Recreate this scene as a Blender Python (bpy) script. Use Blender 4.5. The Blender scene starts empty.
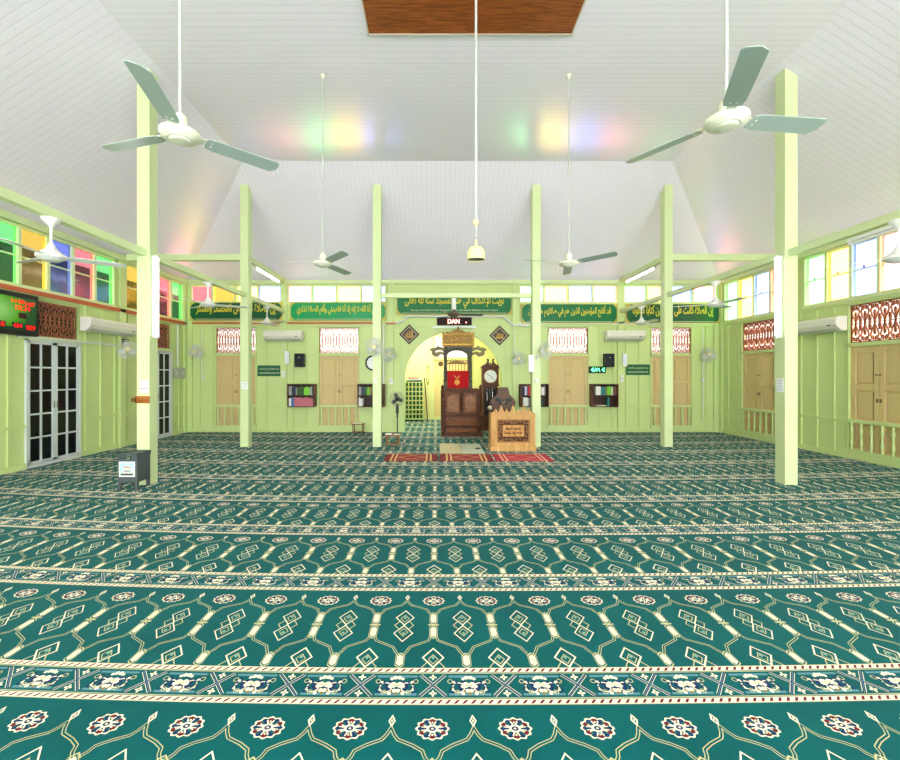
import bpy, math, random
from mathutils import Matrix, Vector
random.seed(7)
S = bpy.context.scene
COL = S.collection
PI = math.pi
R = math.radians

# ------------------------------------------------------------------ room constants (metres)
XL, XR, YB, YR = -7.0, 7.95, 11.79, -3.0      # left wall, right wall, back wall, open rear
ZF, ZE = 6.12, 4.25                            # flat ceiling, eaves
RX0, RX1, RY = -4.08, 5.0, 8.88                # edges of the flat ceiling
F, CX, CY, EYE = 420.0, 436.0, 375.0, 1.6
def bx(px): return (px - CX) * YB / F          # photo column -> x on the back wall
def bz(py): return EYE + (CY - py) * YB / F    # photo row -> z on the back wall

# ------------------------------------------------------------------ materials
def lin(c):
    return tuple(((v/255)/12.92 if v/255 <= .04045 else (((v/255)+.055)/1.055)**2.4) for v in c)
MATS = {}
def mat(name, rgb=(200,200,200), rough=.5, metal=0, emit=0, noise=0, nscale=6, bump=0, bscale=60, spec=.3, trans=0, stretch=None):
    if name in MATS: return MATS[name]
    m = bpy.data.materials.new(name); m.use_nodes = True
    nt = m.node_tree; b = nt.nodes['Principled BSDF']
    c = lin(rgb) + (1,)
    b.inputs['Base Color'].default_value = c
    b.inputs['Roughness'].default_value = rough
    b.inputs['Metallic'].default_value = metal
    b.inputs['Specular IOR Level'].default_value = spec
    if trans: b.inputs['Transmission Weight'].default_value = trans
    if emit:
        b.inputs['Emission Color'].default_value = c
        b.inputs['Emission Strength'].default_value = emit
    if noise or bump:
        tc = nt.nodes.new('ShaderNodeTexCoord'); mp = nt.nodes.new('ShaderNodeMapping')
        if stretch: mp.inputs['Scale'].default_value = stretch
        nt.links.new(tc.outputs['Object'], mp.inputs['Vector'])
    if noise:
        n = nt.nodes.new('ShaderNodeTexNoise'); n.inputs['Scale'].default_value = nscale; n.inputs['Detail'].default_value = 5
        nt.links.new(mp.outputs[0], n.inputs['Vector'])
        mx = nt.nodes.new('ShaderNodeMix'); mx.data_type = 'RGBA'
        mx.inputs['A'].default_value = tuple(max(0, v*(1-noise)) for v in c[:3]) + (1,)
        mx.inputs['B'].default_value = tuple(min(1, v*(1+noise)) for v in c[:3]) + (1,)
        nt.links.new(n.outputs['Fac'], mx.inputs['Factor']); nt.links.new(mx.outputs['Result'], b.inputs['Base Color'])
    if bump:
        n2 = nt.nodes.new('ShaderNodeTexNoise'); n2.inputs['Scale'].default_value = bscale
        nt.links.new(mp.outputs[0], n2.inputs['Vector'])
        bp = nt.nodes.new('ShaderNodeBump'); bp.inputs['Strength'].default_value = bump; bp.inputs['Distance'].default_value = .01
        nt.links.new(n2.outputs['Fac'], bp.inputs['Height']); nt.links.new(bp.outputs[0], b.inputs['Normal'])
    MATS[name] = m
    return m
def wood(name, dark, light, rough=.45, stretch=(1,1,12), scale=5):
    if name in MATS: return MATS[name]
    m = mat(name, light, rough, spec=.25); nt = m.node_tree; b = nt.nodes['Principled BSDF']
    tc = nt.nodes.new('ShaderNodeTexCoord'); mp = nt.nodes.new('ShaderNodeMapping')
    mp.inputs['Scale'].default_value = stretch
    n = nt.nodes.new('ShaderNodeTexNoise'); n.inputs['Scale'].default_value = scale; n.inputs['Detail'].default_value = 8
    n.inputs['Distortion'].default_value = .6
    cr = nt.nodes.new('ShaderNodeValToRGB')
    cr.color_ramp.elements[0].position = .35; cr.color_ramp.elements[0].color = lin(dark) + (1,)
    cr.color_ramp.elements[1].position = .68; cr.color_ramp.elements[1].color = lin(light) + (1,)
    nt.links.new(tc.outputs['Object'], mp.inputs['Vector']); nt.links.new(mp.outputs[0], n.inputs['Vector'])
    nt.links.new(n.outputs['Fac'], cr.inputs['Fac']); nt.links.new(cr.outputs['Color'], b.inputs['Base Color'])
    return m
def glass_tint(name, rgb):                      # thin coloured pane: tinted straight-through transmission + a little gloss
    if name in MATS: return MATS[name]
    m = bpy.data.materials.new(name); m.use_nodes = True; nt = m.node_tree; nt.nodes.clear()
    o = nt.nodes.new('ShaderNodeOutputMaterial'); t = nt.nodes.new('ShaderNodeBsdfTransparent'); g = nt.nodes.new('ShaderNodeBsdfGlossy')
    t.inputs['Color'].default_value = tuple(rgb) + (1,); g.inputs['Roughness'].default_value = .15
    mx = nt.nodes.new('ShaderNodeMixShader'); mx.inputs[0].default_value = .05
    nt.links.new(t.outputs[0], mx.inputs[1]); nt.links.new(g.outputs[0], mx.inputs[2]); nt.links.new(mx.outputs[0], o.inputs[0])
    MATS[name] = m
    return m

GREEN = mat('wall_green_paint', (200,217,146), .45, noise=.05, nscale=2.5)
GREENC = mat('column_green_paint', (208,222,167), .4, noise=.04, nscale=3)
FRAMEG = mat('window_frame_paint', (216,226,168), .45)
TAN = mat('shutter_tan_paint', (208,184,128), .5, noise=.06, nscale=4, stretch=(6,6,1))
WHITE = mat('white_plastic', (232,232,226), .4)
OFFW = mat('offwhite_plastic', (226,224,208), .4)
PVC = mat('white_conduit', (224,228,220), .5)
CREAM = mat('cream_enamel', (226,214,160), .4)
FANG = mat('fan_blade_grey_green', (160,175,166), .35, spec=.5)
FANW = mat('fan_white_enamel', (228,228,222), .35)
FANC = mat('fan_cream_enamel', (222,222,200), .35)
FAND = mat('fan_dark_blade', (70,66,58), .4)
ROD = mat('fan_rod_paint', (190,192,185), .45)
ALU = mat('white_aluminium', (214,220,220), .35, metal=.2)
DARKGL = mat('dark_door_glass', (12,15,14), .12, spec=.25)
BLACK = mat('black_plastic', (22,23,24), .4)
DGREY = mat('dark_grey_steel', (74,84,84), .45, noise=.08, nscale=5)
CHROME = mat('steel', (190,190,185), .25, metal=1)
RAILR = mat('rail_red_brown', (196,98,58), .5, noise=.12, nscale=6)
FRET = wood('fretwork_brown', (128,62,34), (172,100,60), .55)
FRETR = wood('fretwork_reddish', (150,86,62), (182,116,88), .55)
DWOOD = wood('dark_carved_wood', (56,27,10), (100,56,24), .5)
MWOOD = wood('minbar_panel_wood', (88,46,16), (130,76,34), .45)
CLKW = wood('clock_case_wood', (66,31,12), (106,56,26), .45)
SHELFW = wood('bookshelf_wood', (48,30,24), (84,56,44), .5)
PINE = wood('pine_varnished', (180,134,72), (212,168,104), .4, stretch=(10,1,1), scale=3)
PINEV = wood('pine_upright', (176,130,70), (208,164,100), .4, stretch=(12,12,1), scale=3)
PANELW = wood('ceiling_panel_wood', (112,56,22), (168,92,42), .35, stretch=(1,14,1), scale=4)
STOOLW = wood('stand_wood', (110,74,40), (150,106,62), .5)
GOLD = mat('gold_paint', (178,138,54), .35, metal=.55)
GOLDD = mat('old_gold_carving', (128,98,44), .45, metal=.35, noise=.35, nscale=40)
YELLOW = mat('gold_lettering', (226,208,62), .5)
PALETXT = mat('pale_lettering', (226,232,180), .5)
SIGNG = mat('sign_green', (12,112,60), .35, noise=.06, nscale=3)
SIGNGD = mat('sign_dark_green', (16,84,48), .35)
REDV = mat('red_velvet', (190,20,26), .8)
LEATHER = mat('brown_leather', (92,64,46), .45)
PAPER = mat('white_paper', (236,238,236), .7)
TUBE = mat('lit_tube', (245,250,255), .5, emit=30)
REDLED = mat('red_led', (255,14,18), .5, emit=1.6)
WREDLED = mat('bright_red_led', (255,150,140), .5, emit=5)
GRNLED = mat('green_led', (120,255,190), .5, emit=2)
GRILLE = mat('guard_wire', (206,210,198), .4)
GRILLED = mat('guard_wire_dark', (120,130,112), .4)
BLADECL = mat('clear_fan_blade', (206,212,204), .3)
HOLE = mat('backing_dark', (58,20,24), .6)

# ------------------------------------------------------------------ mesh builder
class MB:
    def __init__(s): s.v=[]; s.f=[]; s.mi=[]; s.sm=[]; s.M=Matrix.Identity(4); s.m=0
    def add(s, vs, fs, smooth=False):
        o=len(s.v)
        s.v += [tuple(s.M @ Vector(p)) for p in vs]
        for f in fs: s.f.append([o+i for i in f]); s.mi.append(s.m); s.sm.append(smooth)
    def box(s,x0,x1,y0,y1,z0,z1):
        v=[(x0,y0,z0),(x1,y0,z0),(x1,y1,z0),(x0,y1,z0),(x0,y0,z1),(x1,y0,z1),(x1,y1,z1),(x0,y1,z1)]
        s.add(v,[(0,3,2,1),(4,5,6,7),(0,1,5,4),(1,2,6,5),(2,3,7,6),(3,0,4,7)]); return s
    def cbox(s,c,d,rot=None):
        M=s.M; s.M = M @ Matrix.Translation(c) @ (rot or Matrix.Identity(4))
        s.box(-d[0]/2,d[0]/2,-d[1]/2,d[1]/2,-d[2]/2,d[2]/2); s.M=M; return s
    def lathe(s,prof,c=(0,0,0),n=24,axis='Z',cap=True):     # profile of (r, h)
        vs=[]; fs=[]
        for r,h in prof:
            for k in range(n):
                a=2*PI*k/n; x,y=r*math.cos(a),r*math.sin(a)
                p=(x,y,h) if axis=='Z' else ((x,-h,y) if axis=='Y' else (h,x,y))
                vs.append((p[0]+c[0],p[1]+c[1],p[2]+c[2]))
        for i in range(len(prof)-1):
            for k in range(n):
                a,b=i*n+k,i*n+(k+1)%n; fs.append((a,b,b+n,a+n))
        if cap:
            fs.append(tuple(range(n-1,-1,-1))); L=(len(prof)-1)*n; fs.append(tuple(L+k for k in range(n)))
        s.add(vs,fs,True); return s
    def cyl(s,p,q,r,n=12,r2=None):
        p,q=Vector(p),Vector(q); d=q-p; L=d.length
        M=s.M; s.M=M @ Matrix.Translation(p) @ d.to_track_quat('Z','Y').to_matrix().to_4x4()
        s.lathe([(r,0),(r if r2 is None else r2,L)],n=n); s.M=M; return s
    def tube(s,pts,r,n=8):
        for a,b in zip(pts,pts[1:]): s.cyl(a,b,r,n)
        for p in pts[1:-1]: s.ball(p,(r,r,r),6,n)
        return s
    def ball(s,c,r,nu=10,nv=14):
        vs=[];fs=[]
        for i in range(nu+1):
            t=PI*i/nu
            for k in range(nv):
                a=2*PI*k/nv; vs.append((c[0]+r[0]*math.sin(t)*math.cos(a),c[1]+r[1]*math.sin(t)*math.sin(a),c[2]-r[2]*math.cos(t)))
        for i in range(nu):
            for k in range(nv):
                a,b=i*nv+k,i*nv+(k+1)%nv; fs.append((a,b,b+nv,a+nv))
        s.add(vs,fs,True); return s
    def torus(s,c,R0,r,n=28,m=6,axis='Y',sx=1):
        vs=[];fs=[]
        for i in range(n):
            a=2*PI*i/n
            for k in range(m):
                b=2*PI*k/m; q=R0+r*math.cos(b); x,y,z=q*math.cos(a),q*math.sin(a),r*math.sin(b)
                p=(x*sx,z,y) if axis=='Y' else (x,y,z)
                vs.append((c[0]+p[0],c[1]+p[1],c[2]+p[2]))
        for i in range(n):
            for k in range(m):
                fs.append((i*m+k,((i+1)%n)*m+k,((i+1)%n)*m+(k+1)%m,i*m+(k+1)%m))
        s.add(vs,fs,True); return s
    def prism(s,poly,y0,y1):                        # polygon in XZ extruded along Y
        n=len(poly); v=[(x,y0,z) for x,z in poly]+[(x,y1,z) for x,z in poly]
        s.add(v,[tuple(range(n)),tuple(range(2*n-1,n-1,-1))]+[(k,k+n,(k+1)%n+n,(k+1)%n) for k in range(n)]); return s
    def bar(s,pts,t,y0,y1):                         # flat strip path in XZ
        for a,b in zip(pts,pts[1:]):
            dx,dz=b[0]-a[0],b[1]-a[1]; L=math.hypot(dx,dz) or 1e-6
            ux,uz=dx/L,dz/L; e=t*.35; nx,nz=-uz*t/2,ux*t/2
            a2=(a[0]-ux*e,a[1]-uz*e); b2=(b[0]+ux*e,b[1]+uz*e)
            s.prism([(a2[0]+nx,a2[1]+nz),(a2[0]-nx,a2[1]-nz),(b2[0]-nx,b2[1]-nz),(b2[0]+nx,b2[1]+nz)],y0,y1)
        return s
    def obj(s,name,mats,parent=None,bevel=0,solid=0,kind=None,label=None):
        me=bpy.data.meshes.new(name); me.from_pydata(s.v,[],s.f)
        for m in (mats if isinstance(mats,(list,tuple)) else [mats]): me.materials.append(m)
        me.polygons.foreach_set('material_index',s.mi); me.polygons.foreach_set('use_smooth',s.sm); me.update()
        o=bpy.data.objects.new(name,me); COL.objects.link(o)
        if parent: o.parent=parent
        if bevel:
            b=o.modifiers.new('bevel','BEVEL'); b.width=bevel; b.segments=2; b.limit_method='ANGLE'; b.angle_limit=R(40)
        if any(s.sm) and not all(s.sm): me.set_sharp_from_angle(angle=R(40))
        elif any(s.sm): me.set_sharp_from_angle(angle=R(50))
        if kind: o['kind']=kind
        if label: o['label']=label
        return o
def tag(o,label,cat,group=None,kind=None):
    o['label']=label; o['category']=cat
    if group: o['group']=group
    if kind: o['kind']=kind
    return o
def thing(name,label,cat,loc=(0,0,0),rz=0,group=None,kind=None):
    o=bpy.data.objects.new(name,None); COL.objects.link(o); o.location=loc; o.rotation_euler=(0,0,rz); o.empty_display_size=.1
    return tag(o,label,cat,group,kind)
def at(o,loc,rz=0): o.location=loc; o.rotation_euler=(0,0,rz); return o
def dup(root,loc,rz,label,group=None):
    r=root.copy(); COL.objects.link(r); r.location=loc; r.rotation_euler=(0,0,rz); r['label']=label
    if group: r['group']=group
    for ch in list(root.children):
        c=ch.copy(); COL.objects.link(c); c.parent=r
        for g in ch.children:
            d=g.copy(); COL.objects.link(d); d.parent=c
    return r
WALL={'back':lambda s,z:((s,YB,z),0),'left':lambda s,z:((XL,s,z),PI/2),'right':lambda s,z:((XR,s,z),-PI/2)}
# in a wall's own frame x runs along the wall, -y points into the room, z up

# ------------------------------------------------------------------ lettering
FORMS={'ا':(0xFE8D,0xFE8E,0,0),'أ':(0xFE83,0xFE84,0,0),'إ':(0xFE87,0xFE88,0,0),'آ':(0xFE81,0xFE82,0,0),'ب':(0xFE8F,)*1,'ة':(0xFE93,0xFE94,0,0),
 'د':(0xFEA9,0xFEAA,0,0),'ذ':(0xFEAB,0xFEAC,0,0),'ر':(0xFEAD,0xFEAE,0,0),'ز':(0xFEAF,0xFEB0,0,0),'و':(0xFEED,0xFEEE,0,0),'ؤ':(0xFE85,0xFE86,0,0),'ى':(0xFEEF,0xFEF0,0,0),'ء':(0xFE80,0,0,0)}
for ch,b in zip('بتثجحخسشصضطظعغفقكلمنهي',(0xFE8F,0xFE95,0xFE99,0xFE9D,0xFEA1,0xFEA5,0xFEB1,0xFEB5,0xFEB9,0xFEBD,0xFEC1,0xFEC5,0xFEC9,0xFECD,0xFED1,0xFED5,0xFED9,0xFEDD,0xFEE1,0xFEE5,0xFEE9,0xFEF1)):
    FORMS[ch]=(b,b+1,b+2,b+3)
LAM={'ا':0xFEFB,'أ':0xFEF7,'إ':0xFEF9}
def shape(t):
    out=[]; i=0
    joins=lambda c: c in FORMS and len(FORMS[c])==4 and FORMS[c][2]!=0
    while i<len(t):
        c=t[i]; prev=i>0 and joins(t[i-1])
        if c=='ل' and i+1<len(t) and t[i+1] in LAM:
            out.append(chr(LAM[t[i+1]]+(1 if prev else 0))); i+=2; continue
        if c not in FORMS: out.append(c); i+=1; continue
        f=FORMS[c]; nxt=i+1<len(t) and t[i+1] in FORMS and t[i+1]!='ء' and joins(c)
        if c=='ء': prev=False
        k=(3 if nxt else 1) if prev else (2 if nxt else 0)
        out.append(chr(f[k])); i+=1
    return ''.join(reversed(out))
def text(name,body,m,parent,c,w=None,h=None,ext=.003,shear=0,bold=0,thick=0):
    cu=bpy.data.curves.new(name,'FONT'); cu.body=body; cu.extrude=.5*ext; cu.size=1; cu.shear=shear; cu.resolution_u=4
    if thick: cu.offset=thick
    t=bpy.data.objects.new(name,cu); COL.objects.link(t)
    dg=bpy.context.evaluated_depsgraph_get(); dg.update()
    me=bpy.data.meshes.new_from_object(t.evaluated_get(dg)); bpy.data.objects.remove(t); bpy.data.curves.remove(cu)
    xs=[v.co.x for v in me.vertices]; ys=[v.co.y for v in me.vertices]
    x0,x1,y0,y1=min(xs),max(xs),min(ys),max(ys)
    sx=w/(x1-x0) if w else None; sy=h/(y1-y0) if h else None
    sx=sx or sy; sy=sy or sx
    for v in me.vertices:
        x,y,z=v.co; v.co=((x-(x0+x1)/2)*sx+c[0], c[1]-z, (y-(y0+y1)/2)*sy+c[2])
    me.materials.clear(); me.materials.append(m); me.name=name
    o=bpy.data.objects.new(name,me); COL.objects.link(o); o.parent=parent
    return o

# ------------------------------------------------------------------ carpet material (node expressions)
class X:
    nt=None
    def __init__(s,sock): s.s=sock
    @staticmethod
    def op(o,*a,clamp=False):
        n=X.nt.nodes.new('ShaderNodeMath'); n.operation=o; n.use_clamp=clamp
        for i,v in enumerate(a):
            if isinstance(v,X): X.nt.links.new(v.s,n.inputs[i])
            else: n.inputs[i].default_value=v
        return X(n.outputs[0])
    def __add__(s,o): return X.op('ADD',s,o)
    def __radd__(s,o): return X.op('ADD',o,s)
    def __sub__(s,o): return X.op('SUBTRACT',s,o)
    def __rsub__(s,o): return X.op('SUBTRACT',o,s)
    def __mul__(s,o): return X.op('MULTIPLY',s,o)
    def __rmul__(s,o): return X.op('MULTIPLY',o,s)
    def __truediv__(s,o): return X.op('DIVIDE',s,o)
    def __lt__(s,o): return X.op('LESS_THAN',s,o)
    def __gt__(s,o): return X.op('GREATER_THAN',s,o)
    def abs(s): return X.op('ABSOLUTE',s)
def mn(a,b): return X.op('MINIMUM',a,b)
def mxx(a,b): return X.op('MAXIMUM',a,b)
def mod(a,b): return X.op('FLOORED_MODULO',a,b)
def hyp(a,b): return X.op('SQRT',a*a+b*b)
def carpet():
    m=bpy.data.materials.new('patterned_teal_carpet'); m.use_nodes=True; nt=m.node_tree; X.nt=nt
    b=nt.nodes['Principled BSDF']; b.inputs['Roughness'].default_value=.95; b.inputs['Specular IOR Level'].default_value=.1; b.inputs['Sheen Weight'].default_value=.06; b.inputs['Sheen Roughness'].default_value=.45; b.inputs['Sheen Tint'].default_value=(.75,.9,.95,1)
    tc=nt.nodes.new('ShaderNodeTexCoord'); sp=nt.nodes.new('ShaderNodeSeparateXYZ'); nt.links.new(tc.outputs['Object'],sp.inputs[0])
    x,y=X(sp.outputs[0]),X(sp.outputs[1])
    P,Uw,V0=1.075,.374,2.037
    neg=mn(x,0.0); pos=mxx(x,0.0)
    bow=neg*neg*.0118+pos*pos*.0058            # the rows are laid slightly bowed
    bow=mn(bow,.42)
    vv=mod(V0-y+bow,P); v=vv+.018
    U=(mod(x+.203+Uw/2,Uw)-Uw/2).abs()
    Q=Uw/2-U                                   # distance to the rosette column
    w=(vv-.817)*(.24/.258)
    col=[None]
    def rgb(c):
        n=nt.nodes.new('ShaderNodeRGB'); n.outputs[0].default_value=lin(c)+(1,); return n.outputs[0]
    def lay(mask,c):
        n=nt.nodes.new('ShaderNodeMix'); n.data_type='RGBA'
        nt.links.new(mask.s,n.inputs['Factor']); nt.links.new(col[0],n.inputs['A']); n.inputs['B'].default_value=lin(c)+(1,)
        col[0]=n.outputs['Result']
    no=nt.nodes.new('ShaderNodeTexNoise'); no.inputs['Scale'].default_value=2.2; no.inputs['Detail'].default_value=6; nt.links.new(tc.outputs['Object'],no.inputs['Vector'])
    n=nt.nodes.new('ShaderNodeMix'); n.data_type='RGBA'; nt.links.new(no.outputs['Fac'],n.inputs['Factor'])
    n.inputs['A'].default_value=lin((0,72,72))+(1,); n.inputs['B'].default_value=lin((2,96,94))+(1,); col[0]=n.outputs['Result']
    CR,GO,NA,MA,GB=(234,226,196),(190,186,136),(24,46,86),(112,26,34),(84,134,146)
    infield=v<.835
    def seg(ax,ay,bx_,by_):
        dx,dy=bx_-ax,by_-ay; L2=dx*dx+dy*dy
        px,py=U-ax,v-ay
        h=X.op('MULTIPLY',px*dx+py*dy,1/L2,clamp=True)
        return hyp(px-h*dx,py-h*dy)
    up=[(0,.15),(.016,.185),(.035,.212),(.1,.24),(.145,.268),(.155,.298),(.175,.325)]
    lo=[(.172,.56),(.157,.60),(.095,.635),(.05,.66),(.032,.70),(.012,.735)]
    d=None
    for L in (up,lo):
        for a,bb in zip(L,L[1:]):
            e=seg(*a,*bb); d=e if d is None else mn(d,e)
    lay(((d-.0062).abs()<.0019)*infield,GO)
    fin=U/.017+(v-.112).abs()/.036
    lay((fin<1.0)*(fin>.55),CR); lay(fin<.28,CR)
    def gem(a,vc,hh):
        dv=(v-vc).abs(); g=mxx(a/.018,(a*.9+dv)/hh)
        lay((g>1.22)*(g<1.42),GO); lay(g<1.0,CR); lay((g>.5)*(g<.68),(206,200,172))
    lay((Q<.034)*((v-.44).abs()<.007),GO)
    gem(Q,.37,.05); gem(Q,.512,.05); gem(U,.775,.046)
    def dia(a,vc,hw,hh,t0,mask=None,c=CR):
        g=a/hw+(v-vc).abs()/hh; k=(g<1.0)*(g>t0)
        if mask: k=k*mask
        lay(k,c)
    dia((U-.028).abs(),.445,.036,.05,.80,None,GO)
    dia(U,.362,.062,.086,.87); dia(U,.528,.062,.086,.87)
    dia(U,.372,.030,.042,.80,None,GO); dia(U,.518,.030,.042,.80,None,GO); dia(U,.362,.011,.015,-1,None,(120,170,150)); dia(U,.528,.011,.015,-1,None,(120,170,150))
    dia((Q-.03).abs(),.83,.036,.05,.80,infield,GO)
    dia(Q,.752,.064,.086,.84,infield); dia(Q,.766,.030,.042,.80,infield,GO); dia(Q,.752,.011,.015,-1,infield,(120,170,150))
    # rosette
    rq,rv=Q/.078,(v-.155)/.062
    rr=hyp(rq,rv); th=X.op('ARCTAN2',rv,rq); c8=X.op('COSINE',th*8.0); c4=X.op('COSINE',th*6.0)
    c12=X.op('COSINE',th*12.0)
    lay(rr<(c12*.06+.94),CR); lay((rr<(c12*.05+.82))*(rr>.3),(4,96,92)); lay((rr<.66)*(rr>.30)*(c8<.2),CR)
    lay((rr<.84)*(rr>.22)*(c4>.60),NA); lay((rr<.82)*(rr>.50)*(c4<-.25),MA); lay((rr<.60)*(rr>.46)*(c4<-.85),CR)
    lay(rr<.34,CR); lay(rr<.20,NA); lay(rr<.08,CR)
    # border band
    band=w>0.0
    def bl(mask,c): lay(mask*band,c)
    xa=(w-.12).abs()
    bl(((xa-.058).abs()<.007)*(U<.105),GB)
    k=(xa-Q*1.05).abs(); inn=(xa<.072)
    bl((k<.013)*inn*(Q<.07),CR); bl((k<.009)*inn*(Q<.07),NA); bl((k<.002)*inn*(Q<.07),GB)
    def cir(a0,w0,r): return hyp(U-a0,w-w0)<r
    def rng(a0,w0,r,t): return (hyp(U-a0,w-w0)-r).abs()<t
    bl(cir(.030,.125,.032),NA); bl(rng(.055,.135,.03,.003),CR); bl(rng(.078,.10,.016,.0035),NA); bl(rng(.084,.15,.018,.003),NA); bl(rng(.098,.095,.012,.002),GO); bl(rng(.062,.165,.012,.002),GO)
    bl(cir(.078,.10,.007),CR); bl(cir(.084,.15,.006),CR)
    for q in ((.011,.07,.012),(.029,.078,.009),(.017,.118,.018),(.032,.128,.011),(.010,.155,.012),(.034,.172,.010)): bl(cir(*q),CR)
    bl(cir(.010,.12,.007),GO); bl(cir(0,.172,.009),(150,118,60)); bl(cir(.024,.16,.006),(150,118,60))
    fq=hyp(Q,xa-.052); fa=X.op('COSINE',X.op('ARCTAN2',xa-.052,Q)*4.0)
    bl(fq<(fa*.006+.014),CR); bl(fq<.004,MA)
    lay((xa>.078)*(xa<.083)*band,GO)
    rope=(xa>.087)*(xa<.117)*band
    lay(rope,CR)
    dash=mod(x+w*.9,.042)
    lay(rope*(dash<.015)*(xa>.091)*(xa<.113),MA)
    lay((xa>.1175)*band,GO)
    nf=nt.nodes.new('ShaderNodeTexNoise'); nf.inputs['Scale'].default_value=160; nt.links.new(tc.outputs['Object'],nf.inputs['Vector'])
    bp=nt.nodes.new('ShaderNodeBump'); bp.inputs['Strength'].default_value=.25; bp.inputs['Distance'].default_value=.004
    nt.links.new(nf.outputs['Fac'],bp.inputs['Height']); nt.links.new(bp.outputs[0],b.inputs['Normal'])
    nt.links.new(col[0],b.inputs['Base Color'])
    return m
CARPET=carpet()

def boards(name,axis,pitch=.105,rgb=(240,234,245)):
    m=bpy.data.materials.new(name); m.use_nodes=True; nt=m.node_tree; X.nt=nt; b=nt.nodes['Principled BSDF']
    b.inputs['Roughness'].default_value=.32; b.inputs['Specular IOR Level'].default_value=.4
    tc=nt.nodes.new('ShaderNodeTexCoord'); sp=nt.nodes.new('ShaderNodeSeparateXYZ'); nt.links.new(tc.outputs['Object'],sp.inputs[0])
    a=X(sp.outputs[axis]); t=(mod(a,pitch)-pitch/2).abs()
    g=t>(pitch/2-.006)
    mx=nt.nodes.new('ShaderNodeMix'); mx.data_type='RGBA'; nt.links.new(g.s,mx.inputs['Factor'])
    mx.inputs['A'].default_value=lin(rgb)+(1,); mx.inputs['B'].default_value=lin(tuple(int(v*.955) for v in rgb))+(1,)
    nt.links.new(mx.outputs['Result'],b.inputs['Base Color'])
    bp=nt.nodes.new('ShaderNodeBump'); bp.inputs['Strength'].default_value=.3; bp.inputs['Distance'].default_value=.004; bp.invert=True
    h=X.op('SMOOTH_MIN',mxx(t-(pitch/2-.012),0.0)*80.0,1.0,.2)
    nt.links.new(h.s,bp.inputs['Height']); nt.links.new(bp.outputs[0],b.inputs['Normal'])
    return m
CEILY=boards('ceiling_boards_across',1); CEILX=boards('ceiling_boards_upslope',0)

# ================================================================== SHELL
NY=15.15; NX0,NX1,NZ=-1.55,2.5,3.3                       # alcove behind the arch
f=MB(); f.box(XL-.1,XR+.1,YR,YB,-.08,0); f.box(NX0,NX1,YB,NY,-.08,0)
tag(f.obj('floor',CARPET),'teal patterned prayer carpet laid in rows over the whole hall floor','floor',kind='structure')

c=MB()
c.add([(RX0,YR,ZF),(RX1,YR,ZF),(RX1,RY,ZF),(RX0,RY,ZF)],[(0,1,2,3)])
c.add([(RX0,YR,ZF),(RX0,RY,ZF),(XL,YB,ZE),(XL,YR,ZE)],[(0,1,2,3)])
c.add([(RX1,RY,ZF),(RX1,YR,ZF),(XR,YR,ZE),(XR,YB,ZE)],[(0,1,2,3)])
c.m=1; c.add([(RX0,RY,ZF),(RX1,RY,ZF),(XR,YB,ZE),(XL,YB,ZE)],[(0,1,2,3)])
co=c.obj('ceiling',[CEILY,CEILX]); md=co.modifiers.new('s','SOLIDIFY'); md.thickness=.06; md.offset=1
tag(co,'white boarded hipped ceiling with a flat middle','ceiling',kind='structure')
p=MB()
p.box(-.88,1.78,2.88,5.52,ZF-.035,ZF-.005); p.m=1
for a in ((-.895,-.878,2.865,5.535),(1.778,1.795,2.865,5.535),(-.895,1.795,2.865,2.882),(-.895,1.795,5.518,5.535)): p.box(*a,ZF-.045,ZF-.002)
tag(p.obj('ceiling_panel',[PANELW,mat('panel_edge',(205,196,176),.5)]),'brown wood board panel set in the flat white ceiling','ceiling panel',kind='structure')

def wall_mesh(name,label,wall,s0,s1,ops,posts,tiers,z1=ZE+.02,extra=None):
    """plank wall with openings; s is x (back) or y (side walls); built in the wall's own frame"""
    sg=-1 if wall=='right' else 1
    b=MB()
    ss=sorted({s0,s1}|{o[0] for o in ops}|{o[1] for o in ops}); zs=sorted({0,z1}|{o[2] for o in ops}|{o[3] for o in ops})
    def hole(s,z): return any(o[0]<s<o[1] and o[2]<z<o[3] for o in ops)
    def sb(a,bb,y0,y1,z0,zz):
        if sg<0: a,bb=-bb,-a
        b.box(a,bb,y0,y1,z0,zz)
    for a,bb in zip(ss,ss[1:]):
        for z,zz in zip(zs,zs[1:]):
            if not hole((a+bb)/2,(z+zz)/2): sb(a,bb,0,.1,z,zz)
    # battens, rails
    n=int((s1-s0)/.37)
    for i in range(1,n):
        s=s0+(s1-s0)*i/n
        for za,zb in tiers:
            if not any(o[0]-.03<s<o[1]+.03 and o[2]<(za+zb)/2<o[3] for o in ops) and not any(abs(s-q)<.14 for q in posts):
                sb(s-.02,s+.02,-.028,0,za,zb)
    def run(za,zb,t,zc=None):
        cuts=sorted([(o[0],o[1]) for o in ops if o[2]<(zc or (za+zb)/2)<o[3]]); a=s0
        for u0,u1 in cuts+[(s1,s1)]:
            if u0>a+.01: sb(a,u0,-t,0,za,zb)
            a=max(a,u1)
    run(0,.10,.032); run(.695,.75,.032); run(2.96,3.02,.032); run(4.14,4.22,.04)
    if extra: extra(b)
    o=b.obj(name,GREEN); loc,rz=WALL[wall](0,0); at(o,loc if wall!='back' else (0,YB,0),rz)
    tag(o,label,'wall',kind='structure')
    for q in posts:
        pb=MB(); pb.box(-.09,.09,-.06,-.002,0,z1); po=pb.obj('wall_post',GREEN,bevel=.004); l2,r2=WALL[wall](q,0); at(po,l2,r2)
        tag(po,'flat pale green post on the %s wall'%wall,'wall post','flat posts on the %s wall'%wall,'structure')
    return o
DX=[-5.61,-2.72,3.705,6.6]; DW=.585
TI=[(.10,.695),(.75,2.96)]
AC,AR,AZ=.477,1.356,1.46
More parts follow.
